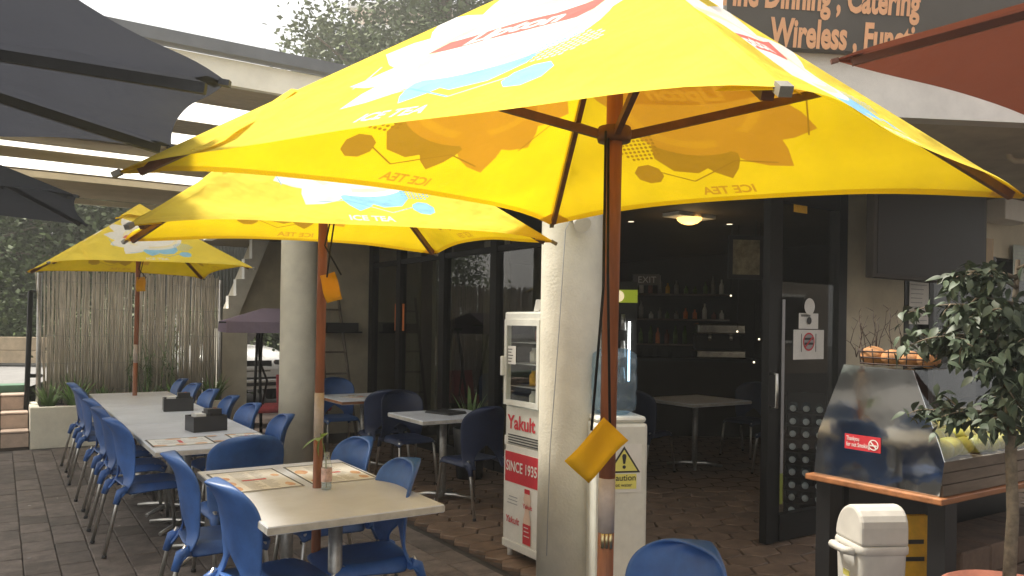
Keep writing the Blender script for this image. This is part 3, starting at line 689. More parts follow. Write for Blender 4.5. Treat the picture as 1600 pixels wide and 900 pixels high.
# ================================================================== UMBRELLAS
PH, PWD, BOW = 1.14, 1.8, .085
def canopy_panel():
    """flat panel seen from outside: x across, y from hem to peak; print shapes cut into the cloth by constrained triangulation"""
    V = []; Fc = []; MI = []
    def poly(pts, mi):
        k = len(V); pts = [Vector(p) for p in pts]; ar = sum(pts[i].x*pts[(i+1) % len(pts)].y-pts[(i+1) % len(pts)].x*pts[i].y for i in range(len(pts)))
        if ar < 0: pts = pts[::-1]
        V.extend(pts); Fc.append(list(range(k, k+len(pts)))); MI.append(mi)
    def tri(fs, k, mi):
        for f in fs:
            a, b, c = (V[i+k] for i in f[:3]); ar = (b-a).cross(c-a)
            if abs(ar) < 1e-9: continue
            Fc.append([i+k for i in f] if ar > 0 else [i+k for i in f][::-1]); MI.append(mi)
    def ell(cx, cy_, a, b, mi, n=40, ph=0): poly([(cx+a*math.cos(2*math.pi*i/n+ph), cy_+b*math.sin(2*math.pi*i/n+ph)) for i in range(n)], mi)
    ed = [(-.9+1.8*i/24, BOW*(1-(-1+i/12)**2)) for i in range(25)]
    poly(ed+[(0, PH)], 0)
    poly(ed+[(x*.985, y+.024) for x, y in ed[::-1]], 7)
    for q in (-1, 1): poly([(q*.9, 0), (q*.868, .012), (q*.0, PH-.012), (0, PH)], 7)
    def leaf(cx, cy_, an, L, w_, mi):
        an = R(an); d = Vector((math.cos(an), math.sin(an))); q = Vector((-d.y, d.x)); c = Vector((cx, cy_))
        poly([c+d*L*t_+q*w_*max(0, math.sin(math.pi*t_))**.8 for t_ in (0, .15, .3, .5, .7, .85, 1)]+[c+d*L*t_-q*w_*math.sin(math.pi*t_)**.8 for t_ in (.85, .7, .5, .3, .15)], mi)
    for an in (150, 178, 205, 232, 20, 55, 90, 120): leaf(.0, .55, an, .40, .10, 1)
    leaf(.02, .47, 262, .27, .085, 4)
    poly([(.02, .28), (.10, .24), (.19, .26), (.24, .33), (.22, .42), (.06, .40)], 4)
    ell(.02, .56, .285, .235, 1)
    ell(.02, .56, .25, .20, 2); ell(.02, .56, .215, .168, 1)
    poly([(-.02, .46), (-.16, .40), (-.20, .31), (-.12, .30), (-.02, .36)], 1)
    # red band with the white word
    poly([(-.235, .545), (-.20, .60), (-.08, .625), (.10, .655), (.26, .70), (.235, .61), (.20, .585), (.05, .56), (-.10, .545)], 3)
    vs, fs = text_geo('Lipton', .105, .004, .15, 'CENTER')
    k = len(V); V.extend(Vector((.01+x*.98, .575+y*.8+.15*x)) for x, y in vs)
    tri(fs, k, 1)
    ell(.295, .255, .058, .052, 4, 8, .3)
    for i in range(10):
        for j in range(9):
            x = .215+i*.018; y = .335+j*.017
            if ((x-.285)/.095)**2+((y-.40)/.075)**2 < 1: ell(x, y, .0068, .0062, 5, 6)
    for a, b in (((.245, .26), (.13, .20)), ((.13, .20), (-.06, .29)), ((-.06, .29), (-.20, .26)), ((-.33, .36), (-.36, .5))):
        a, b = Vector(a), Vector(b); q = (b-a).normalized(); q = Vector((-q.y, q.x))*.0028; poly([a+q, b+q, b-q, a-q], 5)
    vs, fs = text_geo('ICE TEA', .058, .0016, 0, 'CENTER')
    k = len(V); V.extend(Vector((.02+x, .125+y)) for x, y in vs)
    tri(fs, k, 6)
    for i in range(-17, 18):
        for j in range(1, 23):
            x = i*.052+(j % 2)*.02; y = j*.05
            if y > BOW*(1-(x/.9)**2)+.03 and y < PH*(1-abs(x)/.9)-.03: V.append(Vector((x, y)))
    r = geometry.delaunay_2d_cdt(V, [], Fc, 0, 1e-5, True)
    tris, mi = [], []
    for f, src in zip(r[2], r[5]):
        if 0 not in src: continue
        tris.append(list(f)); mi.append(MI[max(src)])
    vv = [tuple(v) for v in r[0]]
    out = []
    for f in tris:
        a, b, c = (Vector(vv[i]) for i in f)
        out.append(f if (b-a).cross(c-a) > 0 else f[::-1])
    return vv, out, mi
CP = canopy_panel()
HEM = fabric('yellow hem cloth', (.85, .66, .09), (.82, .55, .014), (.80, .50, .005), .26)
CANM = [YEL, WHP, CRP, REP, BLP, DKP, WHP, HEM]
def canopy(mb, peak, corners, sag=.03, art=True):
    """corners listed clockwise as seen from above-outside so that A is left and B right for an outside viewer"""
    k = len(corners); rng = random.Random(int(peak.x*91+peak.y*37))
    for i in range(k):
        A, B = corners[i], corners[(i+1) % k]; M = (A+B)/2; ex = (B-A)/PWD; ey = (peak-M)/PH; n = ex.cross(ey).normalized()
        vv, fs, mi = CP if art else PLAIN; vs = []; ph = rng.uniform(0, 6)
        for x, y in vv:
            t_ = y/PH; lim = .9*(1-t_)+1e-6; s_ = max(-1, min(1, x/lim)); e = (1-s_*s_)
            f = -sag*e*math.sin(math.pi*min(1, t_*1.1))**.8 if t_ > 0 else 0
            f += .010*e*math.sin(6*s_+ph)*(1-t_)*t_*2 + .028*(1-t_)**2*(abs(s_)**3)*(1-abs(s_))*5*math.sin(22*t_+ph)
            vs.append(M+ex*x+ey*y+n*f)
        mb.add(vs, fs, 0, True)
        mb.m[-len(fs):] = mi
    return mb
def plain_panel():
    V = []; n = 20
    ed = [Vector((-.9+1.8*i/24, .05*(1-(-1+i/12)**2))) for i in range(25)]+[Vector((0, PH))]; V += ed
    for i in range(-8, 9):
        for j in range(1, 10):
            x = i*.11; y = j*.12
            if y > .05*(1-(x/.9)**2)+.04 and y < PH*(1-abs(x)/.9)-.04: V.append(Vector((x, y)))
    r = geometry.delaunay_2d_cdt(V, [], [list(range(26))], 0, 1e-5, True)
    fs = [list(f) for f, s_ in zip(r[2], r[5]) if 0 in s_]; vv = [tuple(v) for v in r[0]]
    fs = [f if (Vector(vv[f[1]])-Vector(vv[f[0]])).cross(Vector(vv[f[2]])-Vector(vv[f[0]])) > 0 else f[::-1] for f in fs]
    return vv, fs, [0]*len(fs)
PLAIN = plain_panel()
def lerp(a, b, t_): return a+(b-a)*t_
def umbrella(name, label, base, peak, corners, mats, poler=.025, art=True, vent=True, hub_t=.80, group=None, polem=WOOD, sleeve=None, sag=.03, z0=0):
    t = thing(name, label, 'umbrella', base, group=group)
    cm = canopy(MB(), peak, corners, sag, art).build('canopy', mats, t, world=True)
    top = peak-Vector((0, 0, .03)); foot = Vector((base.x, base.y, z0))
    def pole_at(z): return lerp(foot, top, (z-foot.z)/(top.z-foot.z))
    if sleeve:
        MB().cyl(pole_at(sleeve[1]), top, poler, n=16).build('upper_pole', polem, t)
        for o_ in [t]: pass
        a = MB().cyl(pole_at(sleeve[1]), top, poler, n=16)
        KIDS[t][-1].data.clear_geometry(); bpy.data.objects.remove(KIDS[t].pop())
        a.build('upper_pole', polem, t, world=True)
        MB().cyl(pole_at(sleeve[0]), pole_at(sleeve[1]), poler*1.03, n=16).build('pole_joint', DULLSL, t, world=True)
        MB().cyl(foot, pole_at(sleeve[0]), poler, n=16).build('lower_pole', polem, t, world=True)
    else: MB().cyl(foot, top, poler, n=16).build('pole', polem, t, world=True)
    MB().lathe(foot, [(0, .05), (.06, .05), (.06, .12), (.07, .05), (.24, .05), (.26, .0)], 24).build('base', BLKP, t, world=True)
    zc = sum(c.z for c in corners)/len(corners); hz = lerp(zc, peak.z, .22); hub = pole_at(hz)
    MB().lathe(hub, [(0, -.02), (poler*2.0, -.02), (poler*2.2, 0), (poler*2.0, .025), (poler*1.1, .03)], 16).build('hub', WOODD if art else BLKP, t, world=True)
    MB().lathe(peak, [(poler*1.8, -.085), (poler*1.9, -.04), (poler*1.2, -.02)], 16).build('crown', WOODD if art else BLKP, t, world=True)
    rm = WOODD if art else (MARR if mats[0] is MAR else CHRR)
    for c in corners:
        dn = Vector((0, 0, -.034)); tip = lerp(peak, c, .955)
        r_ = MB(); a, b = lerp(peak, c, .03)+dn, tip+dn*.8
        ax = (b-a).normalized(); sd_ = ax.cross(UP).normalized()*.011; u2 = Vector((0, 0, .014))
        def bar(mb, a, b, h=.014, w_=.010):
            ax = (b-a).normalized(); sd_ = ax.cross(UP).normalized()*w_; u2 = sd_.cross(ax).normalized()*h
            q = [a+sd_+u2, a-sd_+u2, a-sd_-u2, a+sd_-u2, b+sd_+u2, b-sd_+u2, b-sd_-u2, b+sd_-u2]
            mb.add(q, [(0,1,2,3),(7,6,5,4),(0,4,5,1),(1,5,6,2),(2,6,7,3),(3,7,4,0)])
        bar(r_, a, b); r_.build('rib', rm, t, world=True)
        s_ = MB(); h2 = (Vector((c.x, c.y, 0))-Vector((hub.x, hub.y, 0))).normalized()*poler*1.4
        bar(s_, hub+h2, lerp(a, b, .50)+dn*.8, .013, .009); s_.build('strut', rm, t, world=True)
        e = MB(); o2 = lerp(peak, c, 1.004); dirv = (c-peak).normalized(); sx = dirv.cross(UP).normalized()
        n2 = sx.cross(dirv).normalized(); q = [o2-dirv*.024+sx*.010, o2+dirv*.003+sx*.010, o2+dirv*.003-sx*.010, o2-dirv*.024-sx*.010]
        e.prism([p_-n2*.012 for p_ in q], n2, .016); e.build('corner_cap', CAPM if art else rm, t, world=True)
        pk = MB(); L_ = .16
        for sg_ in (-1, 1):
            nb = corners[(corners.index(c)+sg_) % len(corners)]
            p_ = [c, lerp(c, nb, .075)+(peak-c)*.035, lerp(c, peak, .11)]
            q = [lerp(c, v, .65)-Vector((0, 0, .004)) for v in p_]; pk.add(q, [(0, 1, 2)] if sg_ < 0 else [(0, 2, 1)])
        pk.build('corner_pocket', mats[0] if isinstance(mats, list) else mats, t, world=True)
    if vent:
        vc = MB(); pk2 = peak+Vector((0, 0, .045)); cs = [lerp(peak, c, .21)+Vector((0, 0, .03)) for c in corners]
        canopy(vc, pk2, cs, .0, False); vc.build('vent_cap', mats[0], t, world=True)
    return t, hub, pole_at
DULLSL = mat('pale pole joint', (.46, .38, .33), .45, .1, 20)
CAPM = mat('tarnished cap', (.26, .24, .20), .5, .15, 20, metal=.4); MARR = mat('maroon rib sleeve', (.12, .04, .022), .7); CHRR = mat('charcoal rib sleeve', (.042, .044, .05), .8)
GU = 'yellow printed umbrellas over the tables'
def outside_order(cs, pk):   # A left / B right for a viewer outside = counter-clockwise from above
    return sorted(cs, key=lambda c: math.atan2(c.y-pk.y, c.x-pk.x))
def ties(t, hub, pole, px, py, d, L, wd, rot, side=Vector((-.06, -.03, 0))):
    """pull cords with the yellow pad at their lower end"""
    p = atD(px, py, d)
    r_ = MB()
    r_.tube([hub+side*1.0, lerp(hub, p, .5)+side*.25, p+Vector((-.02, 0, L*.35))], .0042, 6); r_.tube([hub+side*.7, lerp(hub, p, .45)+side*-.15, p+Vector((.05, 0, L*.45))], .0042, 6)
    r_.build('pull_cord', BLK, t, world=True)
    q = MB(); a = L/2; w_ = wd/2
    m = Matrix.Rotation(rot, 3, FW)
    P = [p+m@(RT*x+UP*y) for x, y in ((-w_, -a), (w_, -a), (w_, a), (-w_, a))]
    nrm = FW*-1; vs = []
    n_ = 6
    for j in range(n_+1):
        for i in range(n_+1):
            u, v = i/n_, j/n_
            vs.append(lerp(lerp(P[0], P[1], u), lerp(P[3], P[2], u), v)+nrm*(.016*math.sin(3.6*u+1+1.5*v)+.016*math.sin(5*v+u)))
    vs2 = [v-nrm*.004 for v in vs]; N_ = (n_+1)**2; fs = []
    for j in range(n_):
        for i in range(n_):
            k = j*(n_+1)+i; fs += [(k, k+1, k+n_+2, k+n_+1), (N_+k, N_+k+n_+1, N_+k+n_+2, N_+k+1)]
    rim = [i for i in range(n_+1)]+[(j+1)*(n_+1)-1 for j in range(1, n_+1)]+[n_*(n_+1)+i for i in range(n_-1, -1, -1)]+[j*(n_+1) for j in range(n_-1, 0, -1)]
    for k in range(len(rim)): a_, b_ = rim[k], rim[(k+1) % len(rim)]; fs.append((a_, a_+N_, b_+N_, b_))
    q.add(vs+vs2, fs, 0, True); q.build('hanging_pad', TAGM, t, world=True)

def strap(t, peak, c, nb, at, hem, w_):
    """tie strap sewn to a ridge and hanging down over one panel to the hem"""
    a = lerp(peak, c, at); b = lerp(c, nb, hem)+(peak-c)*.05; n = (c-peak).cross(nb-c).normalized()
    if n.z < 0: n = -n
    m = MB(); vs = []; k = 14; sd_ = (b-a).normalized().cross(n).normalized()
    for i in range(k):
        u = i/(k-1); p = lerp(a, b, u)+n*(-.012*math.sin(math.pi*u)+.004+.004*abs(math.sin(u*7))); ww = w_*(.85+.15*math.sin(u*9))
        vs += [p-sd_*ww, p+n*.006, p+sd_*ww]
    m.add(vs, [f for i in range(k-1) for f in ((3*i, 3*i+1, 3*i+4, 3*i+3), (3*i+1, 3*i+2, 3*i+5, 3*i+4))], 0, True)
    m.build('tie_strap', YEL, t, world=True)

# --- near umbrella, turned 45 degrees to the tables
D1 = 2.45
pk = atD(966, -88, D1); cN = atD(1226, 136, 1.12); cL = atD(180, 270, 2.31); cR = atD(1608, 310, 2.62); cF = atD(862, 351, 3.75)
b1 = atD(943, 900, D1); b1 = Vector((b1.x, b1.y, 0))
cs = outside_order([cN, cL, cR, cF], pk)
u1, hub1, pole1 = umbrella('yellow_umbrella', 'largest yellow umbrella nearest the camera on the bare brown pole', b1, pk, cs, CANM, .0255, sleeve=(.90, 1.07), group=GU, sag=.025)
ties(u1, hub1, pole1, 932, 704, 2.30, .172, .10, .74)
sc_ = MB()
for k in (-1, 0, 1):
    p = pole1(.855)+RT*k*.012-FW*.022; sc_.cyl(p, p+Vector((0, 0, .045)), .006, n=8)
sc_.build('joint_screws', BRASS, u1, world=True)
strap(u1, pk, cL, cN, .66, .15, .032)
# --- middle umbrella over the front table
def square(cx, cy_, h, zs, rot=0):
    return [Vector((cx+(a*math.cos(rot)-b*math.sin(rot))*h, cy_+(a*math.sin(rot)+b*math.cos(rot))*h, z)) for (a, b), z in zip(((-1, -1), (1, -1), (1, 1), (-1, 1)), zs)]
pm = onZ(494, 762, .74)
cA = atD(200, 352, 2.52); cB = atD(868, 379, 3.50); cC = atD(682, 397, 4.95); cDd = atD(193, 377, 4.05)
pk = Vector((pm.x+.02, pm.y, 2.60))
u2, hub2, pole2 = umbrella('yellow_umbrella', 'yellow umbrella standing in the middle of the front table', Vector((pm.x, pm.y, 0)), pk, outside_order([cA, cB, cC, cDd], pk), CANM, .0225, sleeve=(.98, 1.20), group=GU)
ties(u2, hub2, pole2, 517, 449, 3.66, .135, .07, -.3, Vector((.05, -.03, 0)))
strap(u2, pk, cA, cDd, .62, .15, .022)
# --- far umbrella in the long table
pf_ = onZ(209, 618, .74)
cA = atD(75, 410, 6.92); cB = atD(397, 419, 7.91); cC = atD(319, 436, 9.42); cDd = atD(41, 426, 8.43); pk = atD(216, 326, 8.17)
u3, hub3, pole3 = umbrella('yellow_umbrella', 'smallest looking yellow umbrella in front of the bamboo screen', Vector((pf_.x, pf_.y, 0)), Vector((pf_.x+.03, pf_.y, pk.z)), outside_order([cA, cB, cC, cDd], pk), CANM, .0225, sleeve=(1.08, 1.27), group=GU)
ties(u3, hub3, pole3, 220, 444, 8.05, .15, .08, -.1, Vector((.05, -.03, 0)))
strap(u3, pk, cA, cB, .66, .15, .022)
# --- charcoal umbrellas on the left
pk = atD(-410, 0, 1.97)
E0 = atD(-60, -137, 1.46); E1 = atD(355, 128, 2.03); E2 = atD(271, 229, 2.77); E3 = atD(-30, 212, 3.16)
cs = [E0, E1, E2, E3]+[Vector((2*pk.x-e.x, 2*pk.y-e.y, 2.2)) for e in (E0, E1, E2, E3)]
umbrella('charcoal_umbrella', 'large charcoal umbrella filling the top left corner', Vector((pk.x, pk.y, 0)), pk, outside_order(cs, pk), [CHAR], .03, art=False, vent=False, polem=BLK, group='charcoal umbrellas', sag=.015)
E1 = atD(121, 306, 4.84); E2 = atD(135, 351, 6.4)
pk = Vector((E1.x-.95, (E1.y+E2.y)/2, 2.78))
cs = [E1, E2, Vector((E2.x-1.85, E2.y, 2.33)), Vector((E1.x-1.85, E1.y, 2.33))]
umbrella('charcoal_umbrella', 'smaller charcoal umbrella at the left edge above the tiled steps', Vector((pk.x, pk.y, 0)), pk, outside_order(cs, pk), [CHAR], .03, art=False, vent=False, polem=BLK, group='charcoal umbrellas', sag=.015)
# --- maroon umbrella top right
K = atD(1302, 94, 2.95); pk = Vector((K.x+1.05, K.y-1.05, K.z+.36))
cs = [K, K+Vector((2.1, 0, 0)), K+Vector((2.1, -2.1, 0)), K+Vector((0, -2.1, 0))]
pk0, cs0 = pk, cs
umbrella('maroon_umbrella', 'maroon umbrella reaching in from the top right corner', Vector((pk.x, pk.y, 0)), pk, outside_order(cs, pk), [MAR], .03, art=False, vent=False, sag=.01, group='maroon umbrellas')

for off, lb in ((Vector((2.25, .1, .0)), 'second maroon umbrella added out of view at the right for shade'), (Vector((.3, -2.4, .0)), 'third maroon umbrella added out of view behind the first for shade')):  # two unseen umbrellas added to darken the right side
    pk = pk0+off; umbrella('maroon_umbrella', lb, Vector((pk.x, pk.y, 0)), pk, outside_order([c+off for c in cs0], pk), [MAR], .03, art=False, vent=False, sag=.01, group='maroon umbrellas')

# ================================================================== FRIDGE, COOLER, BIN, COUNTER
FX, FY0, FY1 = 2.85, 3.99, 4.40
fr = thing('display_fridge', 'white glass door countertop fridge on a stand beside the column', 'fridge', (FX+.2, 4.31, 0))
NY = (0, -1, 0)
def fb(mb, name, m): return mb.build(name, m, fr, world=True)
a = MB()
for x in (FX+.03, FX+.38):
    for y in (FY0+.03, FY1-.03): a.cyl((x, y, 0), (x, y, .08), .018, n=10)
fb(a, 'stand_feet', WHITEP)
fb(MB().rbox((FX-.01, FY0-.012, .06), (FX+.42, FY1+.012, .115), .006), 'stand_base', WHITEP)
fb(MB().box((FX+.012, FY0, .115), (FX+.40, FY1, .70)), 'stand_body', BLKP)
a = MB(); a.rbox((FX+.0, FY0-.012, .115), (FX+.03, FY0+.012, .74), .004); a.rbox((FX+.0, FY1-.012, .115), (FX+.03, FY1+.012, .80), .004); a.rbox((FX, FY0-.012, .70), (FX+.41, FY1+.012, .745), .004); fb(a, 'stand_frame', WHITEP)
bn = MB(); bn.box((FX-.004, FY0+.014, .118), (FX+.008, FY1-.014, .70), 0)
xr = FX-.006
def yz(mb, y0, z0, y1, z1, mi, dx=0): mb.add([(xr-dx, y0, z0), (xr-dx, y1, z0), (xr-dx, y1, z1), (xr-dx, y0, z1)], [(0, 3, 2, 1)], mi)
yz(bn, FY1-.014, .50, FY0+.014, .70, 1)
bn.text('SINCE 1935', (xr-.003, FY1-.03, .575), NY, Z1, .095, 0, bold=.0015, sx=.76)
# printed bottle on the banner
pr = [(.045, .0), (.048, .05), (.042, .16), (.025, .21), (.024, .25), (.042, .29), (.030, .33), (.030, .36)]
cy0 = FY0+.13
bn.add([(xr-.002, cy0+r_, .125+z) for r_, z in pr]+[(xr-.002, cy0-r_, .125+z) for r_, z in pr[::-1]], [list(range(len(pr)*2))], 3)
yz(bn, cy0+.044, .13, cy0-.044, .26, 1, .003); yz(bn, cy0+.03, .455, cy0-.03, .485, 1, .003)
for k, z in enumerate((.235, .21, .18)): yz(bn, cy0+.03, z, cy0-.02-.006*k, z+.006, 0, .005)
bn.text('Yakult', (xr-.004, cy0+.045, .36), NY, Z1, .04, 1, bold=.001)
bn.text('Yakult', (xr-.004, FY1-.03, .235), NY, Z1, .062, 1, bold=.001, shear=.2)
for k in range(3): yz(bn, FY1-.05-.01*k, .36+k*.022, FY1-.17, .366+k*.022, 2, .003)
fb(bn, 'banner', [PAPER, REDP, GRYI, mat('milk print', (.80, .60, .48), .5, .08)])
# upper cabinet
fb(MB().rbox((FX, FY0+.003, .747), (FX+.40, FY1-.003, 1.0), .008), 'lower_cabinet', APPL)
a = MB(); a.text('Yakult', (FX-.003, FY1-.035, .855), NY, Z1, .125, 0, bold=.0035, sx=.98); fb(a, 'brand_lettering', REDP)
a = MB()
for k in range(4): a.box((FX-.004, FY0+.03, .757+k*.017), (FX+.002, FY1-.04, .764+k*.017))
for k in range(8): a.box((FX+.08, FY0-.001, .78+k*.024), (FX+.2, FY0+.004, .79+k*.024))
fb(a, 'vent_slots', INK)
disc_ = MB(); disc(disc_, (FX+.06, FY0-.014, .71), X1, Z1, .022, 0); fb(disc_, 'stand_badge', GRYI)
a = MB()
for y in (FY0+.003, FY1-.023): a.box((FX+.002, y, 1.0), (FX+.022, y+.02, 1.56)); a.box((FX+.378, y, 1.0), (FX+.398, y+.02, 1.56))
fb(a, 'corner_posts', APPL)
fb(MB().rbox((FX-.015, FY0-.005, 1.56), (FX+.41, FY1+.005, 1.625), .012), 'top_cap', APPL)
fb(MB().box((FX+.385, FY0+.023, 1.0), (FX+.392, FY1-.023, 1.56)), 'back_panel', WHITEP)
a = MB(); t_ = .032
a.box((FX-.022, FY0+.004, 1.01), (FX-.002, FY0+t_, 1.575)); a.box((FX-.022, FY1-t_, 1.01), (FX-.002, FY1-.004, 1.575)); a.box((FX-.021, FY0+t_, 1.01), (FX-.003, FY1-t_, 1.045)); a.box((FX-.021, FY0+t_, 1.535), (FX-.003, FY1-t_, 1.575))
fb(a, 'door_frame', APPL)
fb(MB().box((FX-.014, FY0+t_, 1.045), (FX-.009, FY1-t_, 1.535)), 'door_pane', FGLS)
fb(MB().box((FX+.03, FY0+.006, 1.0), (FX+.375, FY0+.011, 1.56)), 'side_pane', FGLS)
fb(MB().rbox((FX-.045, FY1-.02, 1.2), (FX-.02, FY1+.01, 1.33), .006), 'door_handle', APPL)
a = MB(); yz(a, FY1-.045, 1.28, FY1-.14, 1.40, 0, .012)
for k in range(5): yz(a, FY1-.05, 1.295+k*.02, FY1-.09-.01*(k % 3), 1.301+k*.02, 1, .014)
fb(a, 'price_label', [PAPER, INK])
for k, z in enumerate((1.13, 1.28, 1.42)): fb(MB().box((FX+.02, FY0+.025, z), (FX+.375, FY1-.025, z+.006)), 'shelf', DULLST)
GS = 'small goods inside the display fridge'
for k, (z, m_, nm) in enumerate(((1.0, PAPER, 'white'), (1.136, BOARDY, 'yellow'), (1.286, PAPER, 'white'), (1.426, TERRA, 'brown'))):
    for j in range(4):
        if (k*3+j) % 4 == 3: continue
        o = MB().lathe((0,0,0), [(0, 0), (.032, 0), (.034, .02), (.034, .07), (.02, .085), (.02, .1), (0, .1)], 12).build('drink_tub', m_); o.location = (FX+.12+.1*(j % 2), FY0+.08+j*.085, z+.002)
        tag(o, nm+' drink tub '+['nearest the column', 'second from the column', 'third from the column', 'farthest from the column'][j]+' on '+['the floor', 'the lowest shelf', 'the middle shelf', 'the top shelf'][k]+' of the display fridge', 'tub', GS)
o = tag(MB().box((-.002, -.04, 0), (.002, .04, .085), 0).box((-.02, -.02, -.0), (.03, .02, .012), 0).build('card_holder', [WHITEP]), 'small white card standing on top of the display fridge', 'card'); o.location = (FX+.1, FY0+.19, 1.626); o.rotation_euler = (0, .25, .2)
# cable running down the back of the column is part of the lamp.
# ---- water cooler
cw = .40
cx0 = atD(987, 700, 4.45)
co = thing('water_cooler', 'white water cooler with caution sheet behind the big pole', 'cooler', (cx0.x, cx0.y+.16, 0), R(-22))
MB().rbox((-.155, -.16, .02), (.155, .16, .99), .02).build('cabinet', APPL, co)
a = MB(); a.rbox((-.148, -.155, .99), (.148, .155, 1.03), .02); a.build('top_cover', APPL, co)
a = MB(); a.lathe((0, 0, 1.02), [(.06, 0), (.13, .04), (.135, .1), (.128, .13), (.135, .16), (.135, .23), (.128, .26), (.135, .29), (.13, .36), (.08, .39), (0, .395)], 24); a.build('bottle', BLUEW, co)
s = MB(); y_ = -.163
def xz(mb, pts, mi, dy=0): mb.add([(x, y_-dy, z) for x, z in pts], [list(range(len(pts)))], mi)
sx0, sx1, sz0, sz1 = -.085, .115, .60, .875
xz(s, [(sx0, sz0), (sx1, sz0), (sx1, sz1), (sx0, sz1)], 0)
cxs = (sx0+sx1)/2-.005
xz(s, [(sx0, .62), (sx1-.03, .62), (sx1-.03, .705), (sx0, .705)], 1, .0015)
xz(s, [(cxs-.098, .712), (cxs+.098, .712), (cxs, .862)], 2, .0015); xz(s, [(cxs-.080, .722), (cxs+.080, .722), (cxs, .843)], 1, .003)
xz(s, [(cxs-.006, .763), (cxs+.006, .763), (cxs+.013, .808), (cxs+.008, .818), (cxs-.008, .818), (cxs-.013, .808)], 2, .0045); disc(s, (cxs, y_-.0045, .745), X1, Z1, .010, 2)
s.text('Caution', (cxs-.083, y_-.003, .668), X1, Z1, .048, 2, bold=.0006); s.text('Hot water', (cxs-.07, y_-.003, .634), X1, Z1, .028, 2, bold=.0003)
s.build('caution_sheet', [PAPER, YLW, INK], co)
# ---- counter with display case
CZt = .80
k0 = onZ(1462, 783, CZt); k1 = onZ(1284, 741, CZt)
ctr = thing('wooden_counter', 'wooden counter on dark legs with the mirror sided display case on it', 'counter', (k0.x+.8, k0.y+.35, 0))
yd = max(.7, k1.y-k0.y)
xL = (k0.x+k1.x)/2
MB().rbox((xL, k0.y, CZt-.03), (xL+2.2, k0.y+yd, CZt), .006).build('countertop', OAK, ctr, world=True)
for x, y in ((xL+.12, k0.y+.06), (xL+.12, k0.y+yd-.06), (xL+2.0, k0.y+.06), (xL+2.0, k0.y+yd-.06)): MB().box((x-.05, y-.04, 0), (x+.05, y+.04, CZt-.03)).build('leg', BLKP, ctr, world=True)
MB().box((xL+.2, k0.y+yd-.12, .1), (xL+1.9, k0.y+yd-.09, CZt-.03)).build('back_board', BLKP, ctr, world=True)
# display case: polished side, glass front leaning back
dc = thing('display_case', 'food display case with polished trapezoid side and glass front', 'display case', (xL+.5, k0.y+.35, CZt))
y0, y1 = k0.y+.03, k0.y+yd-.03; zt = CZt+.56; xs = xL+.035
prof = [(y0+.0, CZt+.002), (y0-.02, CZt+.16), (y0+.0, CZt+.22), (y0+.13, zt), (y1-.16, zt+.01), (y1-.02, CZt+.22), (y1, CZt+.002)]
a = MB(); a.prism([(xs, y, z) for y, z in prof], (1, 0, 0), .006)
bm = bmesh.new()
a.build('polished_side', MIRR, dc, world=True)
a = MB(); a.prism([(xs+1.7, y, z) for y, z in prof], (1, 0, 0), .006); a.build('far_side', MIRR, dc, world=True)
MB().add([(xs+.008, y0-.02, CZt+.16), (xs+1.698, y0-.02, CZt+.16), (xs+1.698, y0+.13, zt), (xs+.008, y0+.13, zt)], [(0, 1, 2, 3)]).build('front_glass', FGLS, dc, world=True)
MB().box((xs+.006, y0+.135, zt-.006), (xs+1.7, y1-.165, zt+.002)).build('top_panel', FGLS, dc, world=True)
MB().box((xs+.007, y1-.03, CZt+.003), (xs+1.69, y1-.02, CZt+.2)).build('back_panel', BLKP, dc, world=True)
for k in range(3): MB().box((xs+.01, y0-.012+.004*k, CZt+.004+.052*k), (xs+1.69, y0+.004+.004*k, CZt+.052+.052*k)).build('front_plank', PLANK, dc, world=True)
MB().box((xs+.01, y0+.01, CZt+.13), (xs+1.69, y1-.035, CZt+.15)).build('shelf', PLANK, dc, world=True)
s = MB()
s0 = onX(1320, 680, xs-.003); s1 = onX(1376, 702, xs-.003)
sy0, sy1, sz = s0.y, s1.y, (s0.z+s1.z)/2-.005
hh = .037; L_ = sy0-sy1
s.add([(xs-.003, sy0, sz-hh), (xs-.003, sy0, sz+hh), (xs-.003, sy1, sz+hh), (xs-.003, sy1, sz-hh)], [(0, 3, 2, 1)], 0)
s.text('Thankyou', (xs-.005, sy0-.01, sz+.007), NY, Z1, .030, 1, bold=.0003, fit=L_*.36); s.text('for not Smoking', (xs-.005, sy0-.01, sz-.022), NY, Z1, .030, 1, bold=.0003, fit=L_*.66)
disc(s, (xs-.005, sy1+.036, sz-.002), (0, -1, 0), Z1, .026, 1, 24, .021)
s.box((xs-.0065, sy1+.012, sz-.005), (xs-.0055, sy1+.060, sz+.001), 1, Matrix.Rotation(.8, 3, 'X')); s.box((xs-.0062, sy1+.018, sz-.008), (xs-.0052, sy1+.054, sz-.002), 1)
s.build('no_smoking_label', [REDP, PAPER], dc, world=True)
# fruit inside
gm = MB().sph((0, 0, 0), .05, 14, 0, (1, 1.25, .9)); fm = None
for k in range(33):
    if fm is None: o = gm.build('mango', MANGO); fm = o.data
    else: o = bpy.data.objects.new('mango', fm); col.objects.link(o)
    row, c = divmod(k, 11)
    o.location = (xs+.12+c*.115+random.uniform(-.02, .02), y0+.07+row*.095+random.uniform(-.02, .02), CZt+.195+row*.035); o.rotation_euler = (random.uniform(-.5, .5), random.uniform(-.5, .5), random.uniform(0, 6)); o.scale = [random.uniform(.85, 1.12)]*3
    tag(o, 'mango '+['at the left end', 'second from the left', 'third from the left', 'fourth from the left', 'fifth from the left', 'in the middle', 'fifth from the right', 'fourth from the right', 'third from the right', 'second from the right', 'at the right end'][c]+' of the '+['front', 'second', 'rear'][row]+' row in the display case', 'mango', 'mangoes inside the display case')
